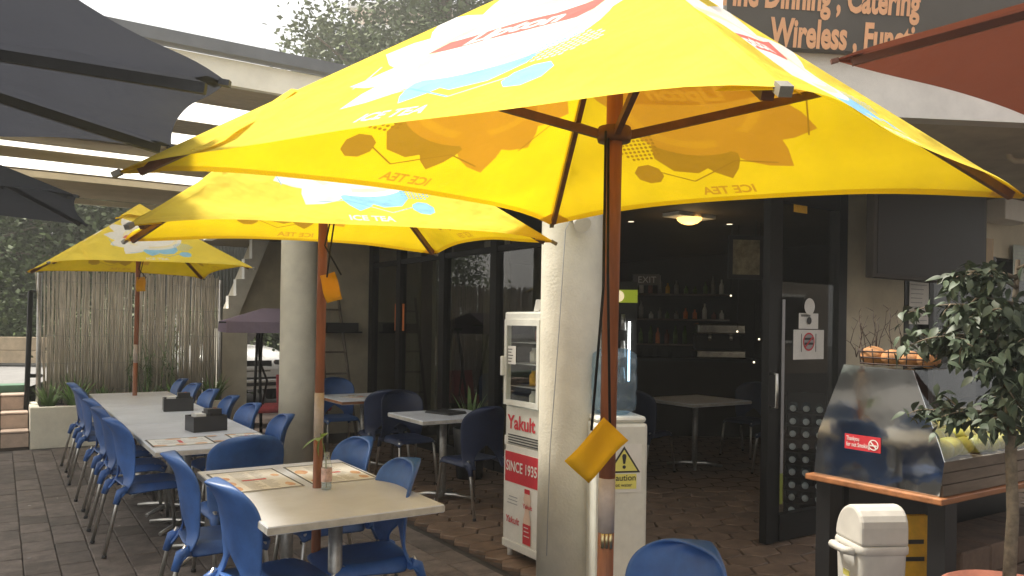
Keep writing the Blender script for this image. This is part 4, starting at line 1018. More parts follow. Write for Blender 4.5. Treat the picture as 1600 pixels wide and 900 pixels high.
# bread rolls in a twig basket on top
tb = thing('twig_basket', 'dark twig basket with dry stems on top of the display case', 'basket', (xs+.17, (y0+y1)/2-.02, zt+.004))
a = MB()
for k in range(3):
    z = .012+k*.03; a.tube([(.085*math.cos(q*.5236)*1.0, .20*math.sin(q*.5236), z) for q in range(13)], .004, 5)
for q in range(14): an = q*.449; a.tube([(.08*math.cos(an), .19*math.sin(an), .005), (.087*math.cos(an), .205*math.sin(an), .085)], .003, 5)
a.build('weave', TWIG, tb)
for q in range(12):
    a = MB(); b_ = Vector((random.uniform(-.06, .06), random.choice((.19, .15, -.02, .05))+random.uniform(-.02, .02), .04)); pts = [b_]
    for i in range(4): pts.append(pts[-1]+Vector((random.uniform(-.03, .03), random.uniform(-.03, .03), random.uniform(.03, .075))))
    a.tube(pts, [.003, .0025, .002, .0015, .001], 5)
    for i in range(1, 5): a.tube([pts[i], pts[i]+Vector((random.uniform(-.03, .03), random.uniform(-.03, .03), .02))], [.0016, .0008], 4)
    a.build('dry_stem', TWIG, tb)
a = MB(); a.tube([(.0, -.19, .08), (.02, -.30, .12), (.03, -.42, .10)], .002, 5)
a.build('dry_stem', TWIG, tb)
for k, (dy, r_, lb) in enumerate(((.13, .058, 'largest brown bread roll at the left end of the twig basket'), (.03, .05, 'brown bread roll second from the left in the twig basket'), (-.06, .048, 'brown bread roll third from the left in the twig basket'), (-.15, .05, 'brown bread roll at the right end of the twig basket'))):
    o = MB().sph((0, 0, 0), r_, 16, 0, (.95, 1.1, .85)).build('bread_roll', BREAD); o.location = Vector((xs+.17, (y0+y1)/2-.02+dy, zt+.004+r_*.85)); tag(o, lb, 'bread roll', 'bread rolls in the twig basket')
# ---- swing bin and yellow floor sign
bq = onZ(1366, 786, .72); bd = 3.38
bq = W((1366-800)/F*bd, bd, 0)
bn_ = thing('swing_bin', 'white plastic swing top bin in front of the wooden counter', 'bin', bq, R(-27)); bn_.scale = (1, 1, 1.087)
def sq_loft(mb, secs, mi=0, n=5):
    """stack of rounded squares (hx, hy, z, r)"""
    ring = []
    for hx_, hy, z, r_ in secs:
        pts = []
        for sx, sy, a0 in ((1, 1, 0), (-1, 1, 90), (-1, -1, 180), (1, -1, 270)):
            for i in range(n): an = R(a0+90*i/(n-1)); pts.append((sx*(hx_-r_)+r_*math.cos(an), sy*(hy-r_)+r_*math.sin(an), z))
        ring.append(pts)
    k = 4*n; vs = [p for r_ in ring for p in r_]
    mb.add(vs, [(i*k+j, i*k+(j+1) % k, (i+1)*k+(j+1) % k, (i+1)*k+j) for i in range(len(ring)-1) for j in range(k)], mi, True)
    mb.add(ring[0], [list(range(k))[::-1]], mi); mb.add(ring[-1], [list(range(k))], mi); return mb
BINW = mat('bin plastic', (.56, .54, .50), .5, .06, 9)
sq_loft(MB(), [(.088, .088, .0, .028), (.092, .092, .02, .03), (.108, .108, .56, .032)]).build('bin_body', BINW, bn_)
sq_loft(MB(), [(.110, .110, .55, .03), (.115, .115, .556, .034), (.115, .115, .576, .034), (.112, .112, .584, .034)]).build('bin_rim', BINW, bn_)
prl = [(-.108, .584), (-.107, .655)]+[(-.107+.075*(1-math.cos(R(a_))), .655+.077*math.sin(R(a_))) for a_ in (18, 36, 54, 72, 90)]+[(-.032+.138*math.sin(R(a_)), .584+.148*math.cos(R(a_))) for a_ in range(9, 91, 9)]
m_ = MB(); m_.prism([(-.107, y, z) for y, z in prl[::-1]], (1, 0, 0), .214); o = m_.build('swing_lid', BINW, bn_); bake(o, [('BEVEL', dict(width=.012, segments=2, limit_method='ANGLE', angle_limit=R(50)))])
a = MB(); a.tube([(-.112, .06, .555), (-.15, .05, .56), (-.15, -.05, .56), (-.112, -.06, .555)], .016, 10); a.build('rim_handle', BINW, bn_)
a = MB(); a.box((-.1085, -.02, .36), (-.09, .03, .47), 0); a.box((-.1095, -.02, .445), (-.091, .03, .468), 1); a.box((-.109, -.01, .385), (-.0905, .02, .42), 2); a.build('bin_sticker', [PAPER, YLW, INK], bn_)
ws = thing('floor_sign', 'yellow folding wet floor sign standing behind the white bin', 'sign', W((1421-800)/F*3.72, 3.72, 0), R(-28))
a = MB(); a.prism([(-.15, -.05, .0), (.14, -.05, .0), (.11, 0, .66), (-.11, 0, .66)], (0, 1, .07), .012); a.build('front_leaf', BOARDY, ws)
a = MB(); a.prism([(-.14, .09, .0), (.14, .09, .0), (.11, .015, .66), (-.11, .015, .66)], (0, 1, .1), .012); a.build('rear_leaf', BOARDY, ws)
a = MB()
for p_, q_ in (((-.07, .16), (.08, .16)), ((.08, .16), (.0, .36)), ((.0, .36), (-.07, .16))):
    p_, q_ = Vector((p_[0], -.05+.05*p_[1]/.66-.003, p_[1])), Vector((q_[0], -.05+.05*q_[1]/.66-.003, q_[1])); a.tube([p_, q_], .005, 4, 0)
a.box((-.08, -.02, .45), (.08, -.017, .47), 1); a.box((-.08, -.014, .53), (.08, -.011, .55), 1); a.build('warning_print', [REDP, INK], ws)
# brown stone plinth and crates below the counter, right
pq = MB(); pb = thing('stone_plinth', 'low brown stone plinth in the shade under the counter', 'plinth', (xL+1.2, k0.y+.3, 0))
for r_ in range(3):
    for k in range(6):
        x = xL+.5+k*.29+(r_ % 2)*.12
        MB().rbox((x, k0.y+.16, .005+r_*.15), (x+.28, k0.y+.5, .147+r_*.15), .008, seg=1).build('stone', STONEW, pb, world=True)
# ---- wall things on the right
y_tv = 3.2
t0 = onY(1370, 433, y_tv); t1 = onY(1547, 440, y_tv)
tv = thing('television', 'large dark flat television mounted high beside the cream pillar', 'television', ((t0.x+t1.x)/2, y_tv+.06, t0.z))
wT = t1.x-t0.x; hT = wT*.56
MB().rbox((-wT/2, -.03, 0), (wT/2, .03, hT), .008).build('tv_case', TVB, tv)
MB().box((-wT/2+.05, -.033, .03), (wT/2-.05, -.0305, hT-.04)).build('screen', SCREEN, tv)
MB().box((-.1, .03, hT*.4), (.1, YF-y_tv-.06, hT*.55)).build('wall_bracket', BLKP, tv)
def sheet(px0, py0, px1, py1, Y, label, m=PAPER, name='poster', lines=True):
    a_, b_ = onY(px0, py0, Y), onY(px1, py1, Y); q = MB(); q.box((a_.x, Y-.003, b_.z), (b_.x, Y, a_.z), 0)
    if lines:
        n_ = 9
        for k in range(n_): z = a_.z-(a_.z-b_.z)*(k+.7)/(n_+.5); q.box((a_.x+.02, Y-.0045, z), (a_.x+(b_.x-a_.x)*random.uniform(.6, .92), Y-.0035, z+.006), 1)
    return tag(q.build(name, [m, GRYI], origin=((a_.x+b_.x)/2, Y, b_.z)), label, 'poster')
sheet(1421, 440, 1450, 507, YF+.015, 'white printed sheet on the dark window below the television')
sheet(1419, 524, 1449, 566, YF+.015, 'lower white printed sheet on the window behind the plant leaves')
sheet(1541, 372, 1551, 440, YF+.013, 'narrow framed notice at the right edge of the television', mat('amber frame', (.40, .24, .05), .5), lines=False)
sheet(1583, 382, 1615, 440, YF+.012, 'pale green poster at the right edge of the picture', mat('pale poster', (.4, .45, .38), .6))
a_ = onY(1538, 345, YF-.02); o = tag(MB().rbox((0, -.18, 0), (.55, .05, .26), .01).build('wall_unit', WHITEP), 'white box unit on the wall right of the television', 'wall unit'); o.location = a_

# ================================================================== PLANTS
def crown(mb, c, rad, n, size, rng, flat=1.0, clumps=40, mi=0):
    cl_ = []
    for k in range(clumps):
        while True:
            v = Vector((rng.uniform(-1, 1), rng.uniform(-1, 1), rng.uniform(-1, 1)))
            if .25 < v.length < 1: break
        cl_.append(Vector((v.x*rad[0], v.y*rad[1], v.z*rad[2])))
    for k in range(n):
        q = rng.choice(cl_); s_ = min(rad)*.26
        p = Vector(c)+q+Vector((rng.gauss(0, s_), rng.gauss(0, s_), rng.gauss(0, s_*flat)))
        a = Vector((rng.gauss(0, 1), rng.gauss(0, 1), rng.gauss(0, .6))).normalized(); b = a.cross(Vector((rng.gauss(0, 1), rng.gauss(0, 1), 1.2))).normalized(); L_ = size*rng.uniform(.6, 1.3)
        mb.add([p-a*L_*.5, p+b*L_*.28, p+a*L_*.5, p-b*L_*.28], [(0, 1, 2, 3)], mi)
    return cl_
def tree(label, base, h, rad, n, size, seed, m=LEAFT, group='background trees', clumps=45, low=.0):
    rng = random.Random(seed); t = thing('tree', label, 'tree', base, group=group); c = Vector((0, 0, h-rad[2]*.8))
    f = MB(); cl_ = crown(f, c, rad, n, size, rng, clumps=clumps); 
    k = MB(); k.tube([(0, 0, -.05), (.05, .02, c.z*.4), (-.03, .05, c.z*.8), tuple(c)], [.16*h/6, .13*h/6, .10*h/6, .04*h/6], 10)
    for q in cl_[:14]: k.tube([(0, .03, c.z*.6), c*.6+(c+q)*.4-Vector((0, 0, .1)), c+q], [.06*h/6, .035*h/6, .012*h/6], 6)
    k.build('trunk', BARK, t); f.build('crown', m, t); return t
def onG(px, d): p = W((px-800)/F*d, d, 0); return p
tree('tall pale tree behind the flat roof near the top edge', onG(690, 15), 10.1, (2.0, 2.0, 2.4), 15000, .13, 3, clumps=90)
tree('lower spreading tree left of the taller tree above the roof', onG(572, 14), 6.9, (1.35, 1.35, 1.1), 9000, .11, 5)
for k, (px, d, h, r_, lb) in enumerate(((-60, 16, 4.6, (2.2, 2.0, 1.9), 'bushy dark tree at the far left edge behind the sandstone wall'), (60, 17.5, 5.3, (2.3, 2.2, 2.2), 'bushy green tree with pale blossoms left of the far umbrella'), (200, 19, 5.4, (2.2, 2.2, 2.2), 'tree behind the bamboo screen above the far umbrella'), (330, 20, 5.2, (2.4, 2.4, 2.2), 'tree behind the right end of the bamboo screen'))):
    tree(lb, onG(px, d), h, r_, 13000, .14, 20+k, LEAFD if k != 1 else LEAFT, clumps=60)
hs_ = MB(); rng = random.Random(9)
for k in range(10):
    c = onG(-160+k*55, 14.8+(k % 3)*.5); crown(hs_, (c.x, c.y, .95), (1.0, .8, 1.0), 2600, .10, rng, clumps=26)
tag(hs_.build('hedge', LEAFD, origin=(0, 0, 0)), 'dark low hedge below the trees behind the sandstone wall', 'hedge')
hl = MB(); vs = []; rng = random.Random(2); NX, NY_ = 60, 8
for j in range(NY_+1):
    for i in range(NX+1):
        c = onG(-500+i*22, 23+j*2.2); vs.append((c.x, c.y, -.1+min(1, j/4)*5.6*(.85+.25*math.sin(i*.7)*math.sin(i*.23+1))+rng.uniform(-.25, .25)))
hl.add(vs, [(j*(NX+1)+i, j*(NX+1)+i+1, (j+1)*(NX+1)+i+1, (j+1)*(NX+1)+i) for j in range(NY_) for i in range(NX)], 0, True)
tag(hl.build('hillside', mat('leafy bank', (.05, .075, .03), .95, .2, 3)), kind='structure')
hs2 = MB(); rng = random.Random(19)
for k in range(26):
    c = onG(-330+k*32, 21.5+(k % 4)*1.2); crown(hs2, (c.x, c.y, 1.2+(k % 4)*1.15+rng.uniform(-.3, .3)), (1.5, 1.2, 1.5), 1500, .22, rng, clumps=20)
tag(hs2.build('distant_foliage', LEAFD), kind='stuff')
# grassy planter
PY = 10.85
q0 = onZ(46, 697, 0); q1x = 2.55
ptr = thing('planter_box', 'long white rendered planter box at the foot of the bamboo screen', 'planter', (1.4, PY+.3, 0))
MB().rbox((q0.x, PY, -.04), (q1x, PY+.10, .46), .01).build('front_wall', CREAM, ptr, world=True)
MB().rbox((q0.x, PY+.102, -.04), (q0.x+.1, PY+.8, .46), .01).build('side_wall', CREAM, ptr, world=True)
MB().box((q0.x+.1, PY+.102, .1), (q1x, PY+.8, .40)).build('soil', SOIL, ptr, world=True)
def grass(x, y, n, L, label, seed, name='grass_clump', m=LEAFG, spread=.5, z=.40, group='strap leaved clumps in the planter'):
    rng = random.Random(seed); t = thing(name, label, 'plant', (x, y, z), group=group); f = MB()
    for k in range(n):
        an = rng.uniform(0, 6.28); l = L*rng.uniform(.6, 1.15); w_ = rng.uniform(.008, .016); d_ = Vector((math.cos(an), math.sin(an), 0)); sdv = Vector((-d_.y, d_.x, 0)); b_ = d_*rng.uniform(0, .07); o_ = rng.uniform(.25, 1.0)*spread; vs = []
        for i in range(7):
            t_ = i/6; p = b_+d_*l*o_*t_*1.2+UP*l*(t_-o_*.95*t_*t_)*.95; ww = w_*(1-t_**2)+.0008; vs += [p-sdv*ww, p+sdv*ww]
        f.add(vs, [(2*i, 2*i+1, 2*i+3, 2*i+2) for i in range(6)], 0, True)
    f.build('leaves', m, t); return t
for k, (px, d, n, L, lb) in enumerate(((78, 9.7, 60, .42, 'strap leaved clump at the left end of the planter'), (120, 9.75, 70, .55, 'tall strap leaved clump left of the far umbrella pole'), (165, 9.9, 55, .40, 'low strap leaved clump directly left of the far pole'), (235, 10.1, 55, .38, 'low strap leaved clump right of the far pole'), (275, 10.3, 60, .42, 'strap leaved clump behind the last right chair'), (335, 10.6, 60, .52, 'arching palm like clump at the right end of the planter'))):
    p = onG(px, d); grass(p.x, max(p.y, PY+.25), n, L, lb, 60+k)
fn = thing('bamboo_shrub', 'thin leafy bamboo shrub against the cane screen right of the pole', 'plant', (onG(243, 10.1).x, PY+.4, .40)); rng = random.Random(4)
a = MB(); f = MB()
for k in range(9):
    x = rng.uniform(-.25, .3); p = [Vector((x, 0, 0)), Vector((x+rng.uniform(-.05, .05), .02, .45)), Vector((x+rng.uniform(-.15, .15), .03, .9+rng.uniform(-.3, .2)))]; a.tube(p, [.006, .005, .003], 5)
    for j in range(46):
        q = lerp(lerp(p[0], p[1], rng.random()), lerp(p[1], p[2], rng.random()), rng.random()); d_ = Vector((rng.gauss(0, 1), rng.gauss(0, .6), rng.gauss(-.3, .5))).normalized()*rng.uniform(.06, .13); s_ = d_.cross(UP).normalized()*.009
        f.add([q, q+d_*.4+s_, q+d_, q+d_*.4-s_], [(0, 1, 2, 3)])
a.build('canes', LEAFG, fn); f.build('leaves', LEAFG, fn)
# bamboo screen
FYb = PY+.72
fx0, fx1 = onY(70, 500, FYb).x, onY(342, 500, FYb).x
bs = thing('bamboo_screen', 'weathered grey bamboo cane screen behind the planter', 'fence', ((fx0+fx1)/2, FYb, 0)); rng = random.Random(12)
a = MB(); x = fx0; zb, zt_ = .42, 2.16
while x < fx1:
    w_ = rng.uniform(.007, .012); lean = rng.gauss(0, .016)+(rng.uniform(-.12, .12) if rng.random() < .04 else 0); t0_ = zb+rng.uniform(-.04, .14)+(.2 if rng.random() < .06 else 0); t1_ = zt_+rng.uniform(-.05, .05)
    if rng.random() > .05: a.cyl((x, FYb+rng.uniform(-.014, .014), t0_), (x+lean, FYb+rng.uniform(-.014, .014), t1_), w_, w_*.85, 6)
    x += w_*1.02+rng.uniform(-.001, .0015)
tag(a.build('canes', CANE, bs, world=True), kind='stuff')
a = MB()
for z in (.6, .95, 1.3, 1.65, 2.0): a.tube([(fx0+(fx1-fx0)*i/20, FYb-.014+.004*math.sin(i*3), z+.006*math.sin(i*2)) for i in range(21)], .003, 5)
a.build('binding_wire', DULLST, bs, world=True)
for x in (fx0-.06, fx0+1.25, fx1+.03): MB().cyl((x, FYb+.03, 0), (x, FYb+.03, 2.1), .028, n=12).build('post', DULLST, bs, world=True)
# black gate frame
ga = thing('handrail_frame', 'black steel handrail frame beside the tiled steps', 'railing', onG(50, 9.9))
a = MB(); P0, P1 = atD(40, 640, 9.7), atD(48, 455, 9.7); Q0, Q1 = atD(60, 598, 10.4), atD(62, 455, 10.4)
a.tube([Vector((P0.x, P0.y, .0)), Vector((P1.x, P1.y, P1.z))], .03, 8); a.tube([Vector((Q0.x, Q0.y, .3)), Q1], .018, 8); a.tube([P1, Q1], .016, 8); a.tube([atD(43, 587, 9.7), atD(64, 587, 10.4)], .025, 8)
a.build('rail', BLK, ga, world=True)
# tiled steps
st = thing('tiled_steps', 'pale tiled steps at the left edge beside the planter', 'steps', (q0.x-1.0, PY+.2, 0))
for k in range(3):
    yk = PY+.0+k*.30; zk = k*.19
    MB().box((q0.x-2.6, yk+.006, zk-.04 if k == 0 else zk), (q0.x-.008, PY+1.4, zk+.185)).build('step_core', HJOINT, st, world=True)
    for j in range(9):
        x1_ = q0.x-.012-j*.285; MB().rbox((x1_-.277, yk-.004, zk+.004), (x1_, yk+.004, zk+.165), .003, seg=1).build('riser_tile', STEPT, st, world=True)
        MB().rbox((x1_-.277, yk-.012, zk+.172), (x1_, yk+.29, zk+.195), .006, seg=1).build('tread_tile', STEPT, st, world=True)
tag(MB().box((-12, PY+1.0, .56), (q0.x-.0, PY+1.35, .66)).build('green_kerb', GREENF), kind='structure')
tag(MB().add([(-40, PY+1.35, .60), (q0.x+.0, PY+1.35, .60), (q0.x+2.6, 22, .75), (-40, 22, .75)], [(0, 1, 2, 3)]).build('road', ASPH), kind='structure')
# sandstone wall
sw = thing('sandstone_wall', 'low sandstone block wall in front of the hedge', 'wall', onG(0, 13.4))
s0, s1 = onG(-260, 13.2), onG(75, 13.8); dv = (s1-s0); L_ = dv.length; dv.normalize(); nv = Vector((-dv.y, dv.x, 0))
for r_ in range(2):
    x = -.3*(r_ % 2); 
    while x < L_:
        l = random.uniform(.7, 1.1); a_ = s0+dv*max(0, x+.006); b_ = s0+dv*min(L_, x+l-.006); z = .72+r_*.23
        MB().prism([a_+UP*z, b_+UP*z, b_+UP*(z+.222), a_+UP*(z+.222)], nv, .3+random.uniform(0, .03)).build('sandstone_block', SANDST, sw, world=True); x += l

# ================================================================== AWNING
AZ = 3.1
aw = thing('patio_awning', 'flat patio roof with alternating translucent and tan sheets', 'awning', (-.6, 8.5, 0))
ax0, ax1 = -7.5, 2.5
aw_y0, aw_y1 = 5.02, 12.1
def corr(mb, x0, x1, y0, y1, z, pitch=.075, amp=.012):
    n_ = int((y1-y0)/pitch*4); vs = []
    for i in range(n_+1):
        y = y0+(y1-y0)*i/n_; zz = z+amp*math.sin(2*math.pi*y/pitch); vs += [(x0, y, zz), (x1, y, zz)]
    mb.add(vs, [(2*i, 2*i+1, 2*i+3, 2*i+2) for i in range(n_)], 0, True)
bands = [(5.1, 6.15, 0), (6.15, 6.75, 1), (6.75, 7.25, 0), (7.25, 7.75, 1), (7.75, 8.28, 0), (8.28, 8.80, 1), (8.80, 9.38, 0), (9.38, 10.0, 1), (10.0, 12.0, 0)]
for y0_, y1_, tr in bands:
    m_ = MB(); corr(m_, ax0, ax1, y0_, y1_, AZ+.06); m_.build('clear_sheet' if tr else 'tan_sheet', ROOFT if tr else ROOFO, aw, world=True)
MB().box((ax0, aw_y0, AZ-.10), (ax1, aw_y0+.05, AZ+.06)).build('front_beam', WHITEP, aw, world=True)
MB().box((ax0, aw_y0-.06, AZ+.075), (ax1, aw_y0+.04, AZ+.15)).build('gutter', mat('slate gutter', (.13, .14, .16), .5, .06), aw, world=True)
MB().box((ax0, 11.98, AZ-.03), (ax1, 12.05, AZ+.04)).build('rear_beam', CREAM2, aw, world=True)
for y in (8.05, 10.05): MB().box((ax0, y-.03, AZ-.03), (ax1, y+.03, AZ+.04)).build('purlin', ROOFO, aw, world=True)
for x in (ax0+.1, ): MB().box((x-.05, aw_y0-.0, 0), (x+.05, aw_y0+.1, AZ-.1)).build('post', WHITEP, aw, world=True)
MB().box((-.9+ax0, 11.95, 0), (ax0-.8, 12.05, AZ)).build('post', WHITEP, aw, world=True)

# ================================================================== STAIR, SWING, LADDER, CAR
SY = 11.9
def sp_(px, py): return onY(px, py, SY)
stw = thing('outside_stair', 'white concrete stair rising behind the round column', 'stairs', (sp_(400, 600).x, SY, 0))
prof = [(345, 512), (345, 482), (357, 482), (357, 462), (369, 462), (369, 436), (382, 436), (382, 404), (394, 404), (394, 368), (407, 368), (407, 330), (422, 330), (422, 290), (440, 290), (440, 330), (371, 498), (360, 512)]
P = [sp_(*q) for q in prof]
a = MB(); a.prism(P[::-1], (0, 1, 0), .16); a.build('stepped_parapet', WHITEP, stw, world=True)
a = MB(); u0, u1 = sp_(371, 498), sp_(445, 315)
a.prism([(u0.x, SY+.17, u0.z), (u1.x, SY+.17, u1.z), (u1.x+2.4, SY+.17, u1.z), (u1.x+2.4, SY+.17, u0.z-.02), (u0.x, SY+.17, u0.z-.02)][::-1], (0, 1, 0), 1.0); a.build('stair_flight', CREAM2, stw, world=True)
a = MB(); q_ = sp_(343, 600); q2 = sp_(386, 600); a.box((q_.x, SY+.02, -.05), (q2.x, SY+.4, sp_(360, 514).z)); a.build('support_wall', CREAM, stw, world=True)
# corrugated cladding behind
cf = thing('corrugated_fence', 'tall dark corrugated fence behind the white stair', 'fence', (2.9, 15.2, 0))
a = MB(); n_ = 160; xa, xb = 2.2, 4.6; vs = []
for i in range(n_+1): x = xa+(xb-xa)*i/n_; y = 14.2+(.02 if (i//2) % 2 else 0); vs += [(x, y, 1.75), (x, y, 3.6)]
a.add(vs, [(2*i, 2*i+2, 2*i+3, 2*i+1) for i in range(n_)]); a.build('cladding', COLORB, cf, world=True)
for x in (xa+.05, xb-.05): MB().box((x-.03, 14.23, .0), (x+.03, 14.3, 3.6)).build('post', COLORB, cf, world=True)
# swing seat
swp = onG(404, 9.7)
sw_ = thing('garden_swing', 'garden swing seat with faded purple canopy behind the round column', 'swing seat', swp, R(-8))
a = MB(); cz = 1.52; pr_ = [(-.42, -.5), (.55, -.5), (.55, .55), (-.42, .55)]
ri = [(.05, .0, cz+.17), (.42, 0, cz+.17)]
vs = [(x, y, cz) for x, y in pr_]+ri+[(x*1.01, y*1.02, cz-.13) for x, y in pr_]
a.add(vs, [(0, 1, 5, 4), (1, 2, 5), (2, 3, 4, 5), (3, 0, 4), (0, 6, 7, 1), (1, 7, 8, 2), (2, 8, 9, 3), (3, 9, 6, 0)]); a.build('canopy', PURP, sw_)
a = MB()
for x in (.0, .68):
    a.tube([(x, -.42, 0), (x, -.06, 1.45)], .018, 8); a.tube([(x, .42, 0), (x, .06, 1.45)], .018, 8)
a.tube([(-.0, 0, 1.45), (.68, 0, 1.45)], .018, 8); a.tube([(-.5, -.45, cz-.01), (.7, -.45, cz-.01)], .01, 6)
for x in (.05, .63): a.tube([(x, 0, 1.44), (x-.03, -.1, 1.0), (x+.04, -.16, .8), (x, -.05, .46)], .014, 8)
a.build('frame', BLK, sw_)
a = MB(); a.rbox((-.12, -.36, .42), (.85, .12, .50), .03); a.build('seat_cushion', PINK, sw_)
a = MB(); a.box((.25, .10, .47), (.85, .16, .85), 0, Matrix.Rotation(-.2, 3, 'X')); a.build('back_cushion', PINK, sw_)
# ladder and shelf against the end wall
la = thing('step_ladder', 'grey wooden step ladder leaning on the cream end wall', 'ladder', (3.8, 10.1, 0))
lz = [onY(506, 600, 10.3), onY(548, 600, 10.3)]
a = MB(); xl0, xl1 = onY(503, 500, 10.25).x, onY(536, 480, 10.25).x
for x, x2 in ((xl0, xl0+.02), (xl1+.10, xl1-.02)): a.tube([(x, 9.95, 0), (x2, 10.4, 1.9)], .02, 6)
a.build('rails', PLANK, la, world=True)
for k in range(6):
    z = .25+.29*k; y = 9.95+.45*z/1.9; MB().box((xl0, y-.03, z-.012), (xl1+.1-.12*z/1.9, y+.03, z+.012)).build('rung', PLANK, la, world=True)
sh = MB(); a0 = onY(500, 500, 10.44); a1 = onY(556, 520, 10.44); sh.box((a0.x, 10.2, a1.z), (a1.x, 10.447, a1.z+.02)); sh.box((a0.x+.02, 10.22, a1.z+.021), (a1.x-.05, 10.42, a1.z+.14))
tag(sh.build('wall_shelf', BLKP, origin=((a0.x+a1.x)/2, 10.44, a1.z)), 'dark shelf with a flat box on the cream end wall', 'shelf')
# car
cp_ = onG(402, 13.6)
car = thing('parked_car', 'white parked car seen from the front below the outside stair', 'car', cp_+Vector((0, .6, 0)), R(33.3-28)) 
def secs(mb, rows, mi=0):
    k = len(rows[0]); vs = [p for r_ in rows for p in r_]; mb.add(vs, [(i*k+j, (i+1)*k+j, (i+1)*k+j+1, i*k+j+1) for i in range(len(rows)-1) for j in range(k-1)], mi, True); return mb
def sect(y, hw, zb_, zs, zt_): return [(-hw*.95, y, zb_), (-hw, y, zb_+.2), (-hw, y, zs), (-hw*.86, y, zt_-.03), (-hw*.5, y, zt_), (hw*.5, y, zt_), (hw*.86, y, zt_-.03), (hw, y, zs), (hw, y, zb_+.2), (hw*.95, y, zb_)]
a = MB(); secs(a, [sect(-.02, .62, .28, .60, .66), sect(.04, .80, .22, .66, .78), sect(.22, .88, .2, .78, .93), sect(.7, .90, .2, .88, 1.02), sect(1.25, .90, .2, .92, 1.06), sect(4.3, .9, .2, .92, 1.06), sect(4.5, .8, .3, .8, .95)]); a.f.append(list(range(10))); a.m.append(0); a.sm.append(False); a.build('body', CARW, car)
a = MB(); secs(a, [[(-.80, 1.25, 1.05), (-.7, 1.25, 1.07), (.7, 1.25, 1.07), (.80, 1.25, 1.05)], [(-.68, 2.0, 1.55), (-.55, 2.0, 1.62), (.55, 2.0, 1.62), (.68, 2.0, 1.55)]]); a.build('windscreen', SCREEN, car)
a = MB(); secs(a, [[(-.8, 1.28, 1.04), (-.68, 2.02, 1.56), (-.55, 2.02, 1.63), (.55, 2.02, 1.63), (.68, 2.02, 1.56), (.8, 1.28, 1.04)], [(-.8, 4.2, 1.04), (-.68, 3.8, 1.56), (-.55, 3.8, 1.63), (.55, 3.8, 1.63), (.68, 3.8, 1.56), (.8, 4.2, 1.04)]]); a.build('cabin', CARW, car)
a = MB()
for k in range(4): a.box((-.42, -.02+.02*k, .60+k*.05), (.42, .10, .625+k*.05))
a.build('grille_bars', CHROME, car); MB().box((-.45, .0, .58), (.45, .06, .80)).build('grille', BLKP, car)
MB().box((-.6, -.035, .34), (.6, .02, .50)).build('lower_intake', BLKP, car)
MB().rbox((-.82, -.07, .40), (.82, .1, .46), .02).build('bumper_strip', CARW, car)
for sx in (-1, 1):
    a = MB(); a.rbox((sx*.66-.17, .02, .66), (sx*.66+.17, .2, .82), .03); a.build('headlight', CHROME, car)
    a = MB(); a.rbox((sx*.80-.05, .03, .68), (sx*.80+.05, .3, .80), .02); a.build('indicator', mat('amber lens', (.6, .25, .03), .3), car)
    for y in (.85, 3.5):
        w_ = MB(); w_.cyl((sx*.72, y, .32), (sx*.9, y, .32), .32, n=24); w_.build('wheel', RUBB, car)
# far pink building above the roof line
fb_ = thing('far_building', 'pale pinkish building behind the trees at the top edge', 'building', onG(650, 26), YAW*-1)
MB().box((-2.2, 0, 0), (5, 4, 11.9)).build('walls', PBLD, fb_); MB().box((-2.5, -.3, 10.9), (5.3, -.003, 11.3)).build('cornice', WHITEP, fb_)
MB().box((-2.4, -.2, 11.902), (5.2, 4.2, 12.1)).build('roof', WHITEP, fb_)

# ================================================================== FICUS IN A POT
fp = W((1585-800)/F*2.95, 2.95, 0)
pt = thing('potted_ficus', 'potted ficus with hanging leaves at the right edge by the counter', 'potted plant', fp)
MB().lathe((0, 0, 0), [(0, 0), (.17, 0), (.205, .50), (.232, .50), (.236, .57), (.215, .58), (.205, .52), (0, .52)], 32).build('pot', TERRA, pt)
MB().lathe((0, 0, 0), [(.207, .535), (.1, .545), (0, .55)], 20).build('soil', SOIL, pt)
a = MB(); tr_ = [Vector((-.02, 0, .52)), Vector((.01, .0, .85)), Vector((.0, .01, 1.22)), Vector((.03, .02, 1.5)), Vector((.02, .0, 1.82))]
a.tube(tr_, [.024, .021, .019, .015, .008], 10); rng = random.Random(31); tips = []
def branch(p, d, L, r_, lev):
    pts = [p]; n_ = 5
    for i in range(n_): d = (d+Vector((rng.gauss(0, .14), rng.gauss(0, .14), -.10))).normalized(); pts.append(pts[-1]+d*L/n_)
    a.tube(pts, [r_*(1-.8*i/n_) for i in range(n_+1)], 6)
    for i in range(1, n_+1):
        tips.append((pts[i], d))
        if lev and i > 1:
            e = (d+Vector((rng.gauss(0, .7), rng.gauss(0, .7), rng.gauss(0, .4)))).normalized(); branch(pts[i], e, L*.42, r_*.5, lev-1)
for k in range(17):
    s_ = lerp(tr_[2], tr_[4], k/17); an = rng.uniform(0, 6.28) if k % 2 else R(213+rng.uniform(-50, 50)) 
    d_ = Vector((math.cos(an), math.sin(an), .5)).normalized()
    branch(s_, d_, rng.uniform(.17, .29), .008, 1)
for an, z_ in ((165, 3), (190, 2), (215, 3), (150, 3), (135, 2), (120, 3)): branch(tr_[z_], Vector((math.cos(R(an)), math.sin(R(an)), .35)).normalized(), rng.uniform(.20, .30), .009, 1)
a.build('branches', BARK, pt)
lm = leafmesh(.052, .0145, .3, .2); first_ = None; fo = MB()
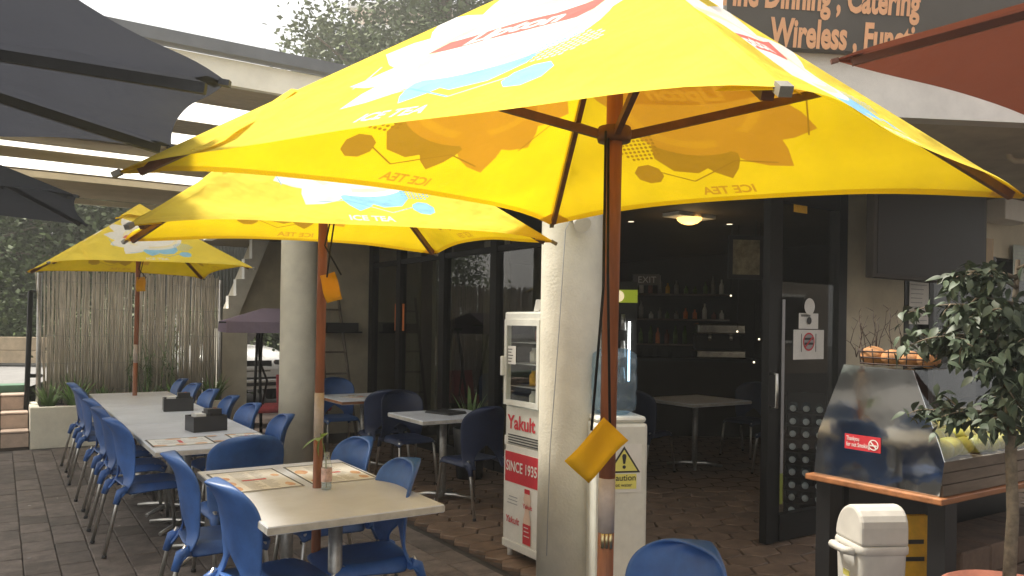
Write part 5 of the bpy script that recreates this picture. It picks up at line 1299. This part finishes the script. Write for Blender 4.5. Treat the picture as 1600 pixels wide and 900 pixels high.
for k in range(1900):
    p, d = rng.choice(tips); p = p+Vector((rng.gauss(0, .02), rng.gauss(0, .02), rng.gauss(0, .02)))
    rot = (R(rng.uniform(-75, 5)), R(rng.uniform(-35, 35)), rng.uniform(0, 6.28)); s_ = rng.uniform(.75, 1.3)
    if k < 300:
        if first_ is None: o = lm.build('leaf', LEAF, pt); first_ = o.data
        else: o = bpy.data.objects.new('leaf', first_); col.objects.link(o); o.parent = pt
        o.location = p; o.rotation_euler = rot; o.scale = (s_, s_, s_)
    else:
        from mathutils import Euler
        mm = Euler(rot).to_matrix(); fo.add([p+mm@(v*s_) for v in lm.v], lm.f, 0, True)
tag(fo.build('foliage', LEAF, pt), kind='stuff')

# orange sticker on the terrace glass
e0 = onX(617, 475, GX-.012); e1 = onX(631, 517, GX-.012)
a = MB(); a.box((GX-.012, e1.y, e1.z), (GX-.009, e0.y, e0.z), 0)
a.add([(GX-.013, (e0.y+e1.y)/2+dy, (e0.z+e1.z)/2+dz) for dy, dz in ((.03, -.12), (-.05, -.08), (-.03, .05), (.04, .02))], [(0, 1, 2, 3)], 1)
tag(a.build('door_banner', [ORST, BOARDY], origin=((GX, (e0.y+e1.y)/2, e1.z))), 'narrow orange advert stuck on the dark terrace glass', 'sticker')
# yucca on the terrace
p = onG(705, 7.0); yt = thing('terrace_pot_plant', 'green strap leaved plant in a black pot near the terrace glass', 'potted plant', (3.95, 6.75, 0))
MB().lathe((0,0,0), [(0, 0), (.13, 0), (.17, .5), (.16, .5), (.15, .46), (0, .46)], 20).build('pot', BLKP, yt)
f = MB(); rng = random.Random(8)
for k in range(16):
    an = rng.uniform(0, 6.28); l = rng.uniform(.35, .62); d_ = Vector((math.cos(an), math.sin(an), 0)); sdv = Vector((-d_.y, d_.x, 0)); vs = []; o_ = rng.uniform(.05, .45)
    for i in range(7): t_ = i/6; q = d_*l*o_*t_+UP*(.46+l*(t_-.25*t_*t_)); ww = .022*(1-t_**2)+.002; vs += [q-sdv*ww, q+sdv*ww]
    f.add(vs, [(2*i, 2*i+1, 2*i+3, 2*i+2) for i in range(6)], 0, True)
f.build('leaves', LEAFG, yt)

# ================================================================== AIR
hzm = bpy.data.materials.new('summer haze'); hzm.use_nodes = True; t = hzm.node_tree; t.nodes.remove(t.nodes['Principled BSDF'])
pvn = t.nodes.new('ShaderNodeVolumePrincipled'); pvn.inputs['Color'].default_value = (.95, .95, .92, 1); pvn.inputs['Density'].default_value = .0075; pvn.inputs['Anisotropy'].default_value = .5
t.links.new(pvn.outputs[0], t.nodes['Material Output'].inputs['Volume'])
tag(MB().box((-62, -42, -1.05), (62, 72, 12.6)).build('haze', hzm), kind='stuff')
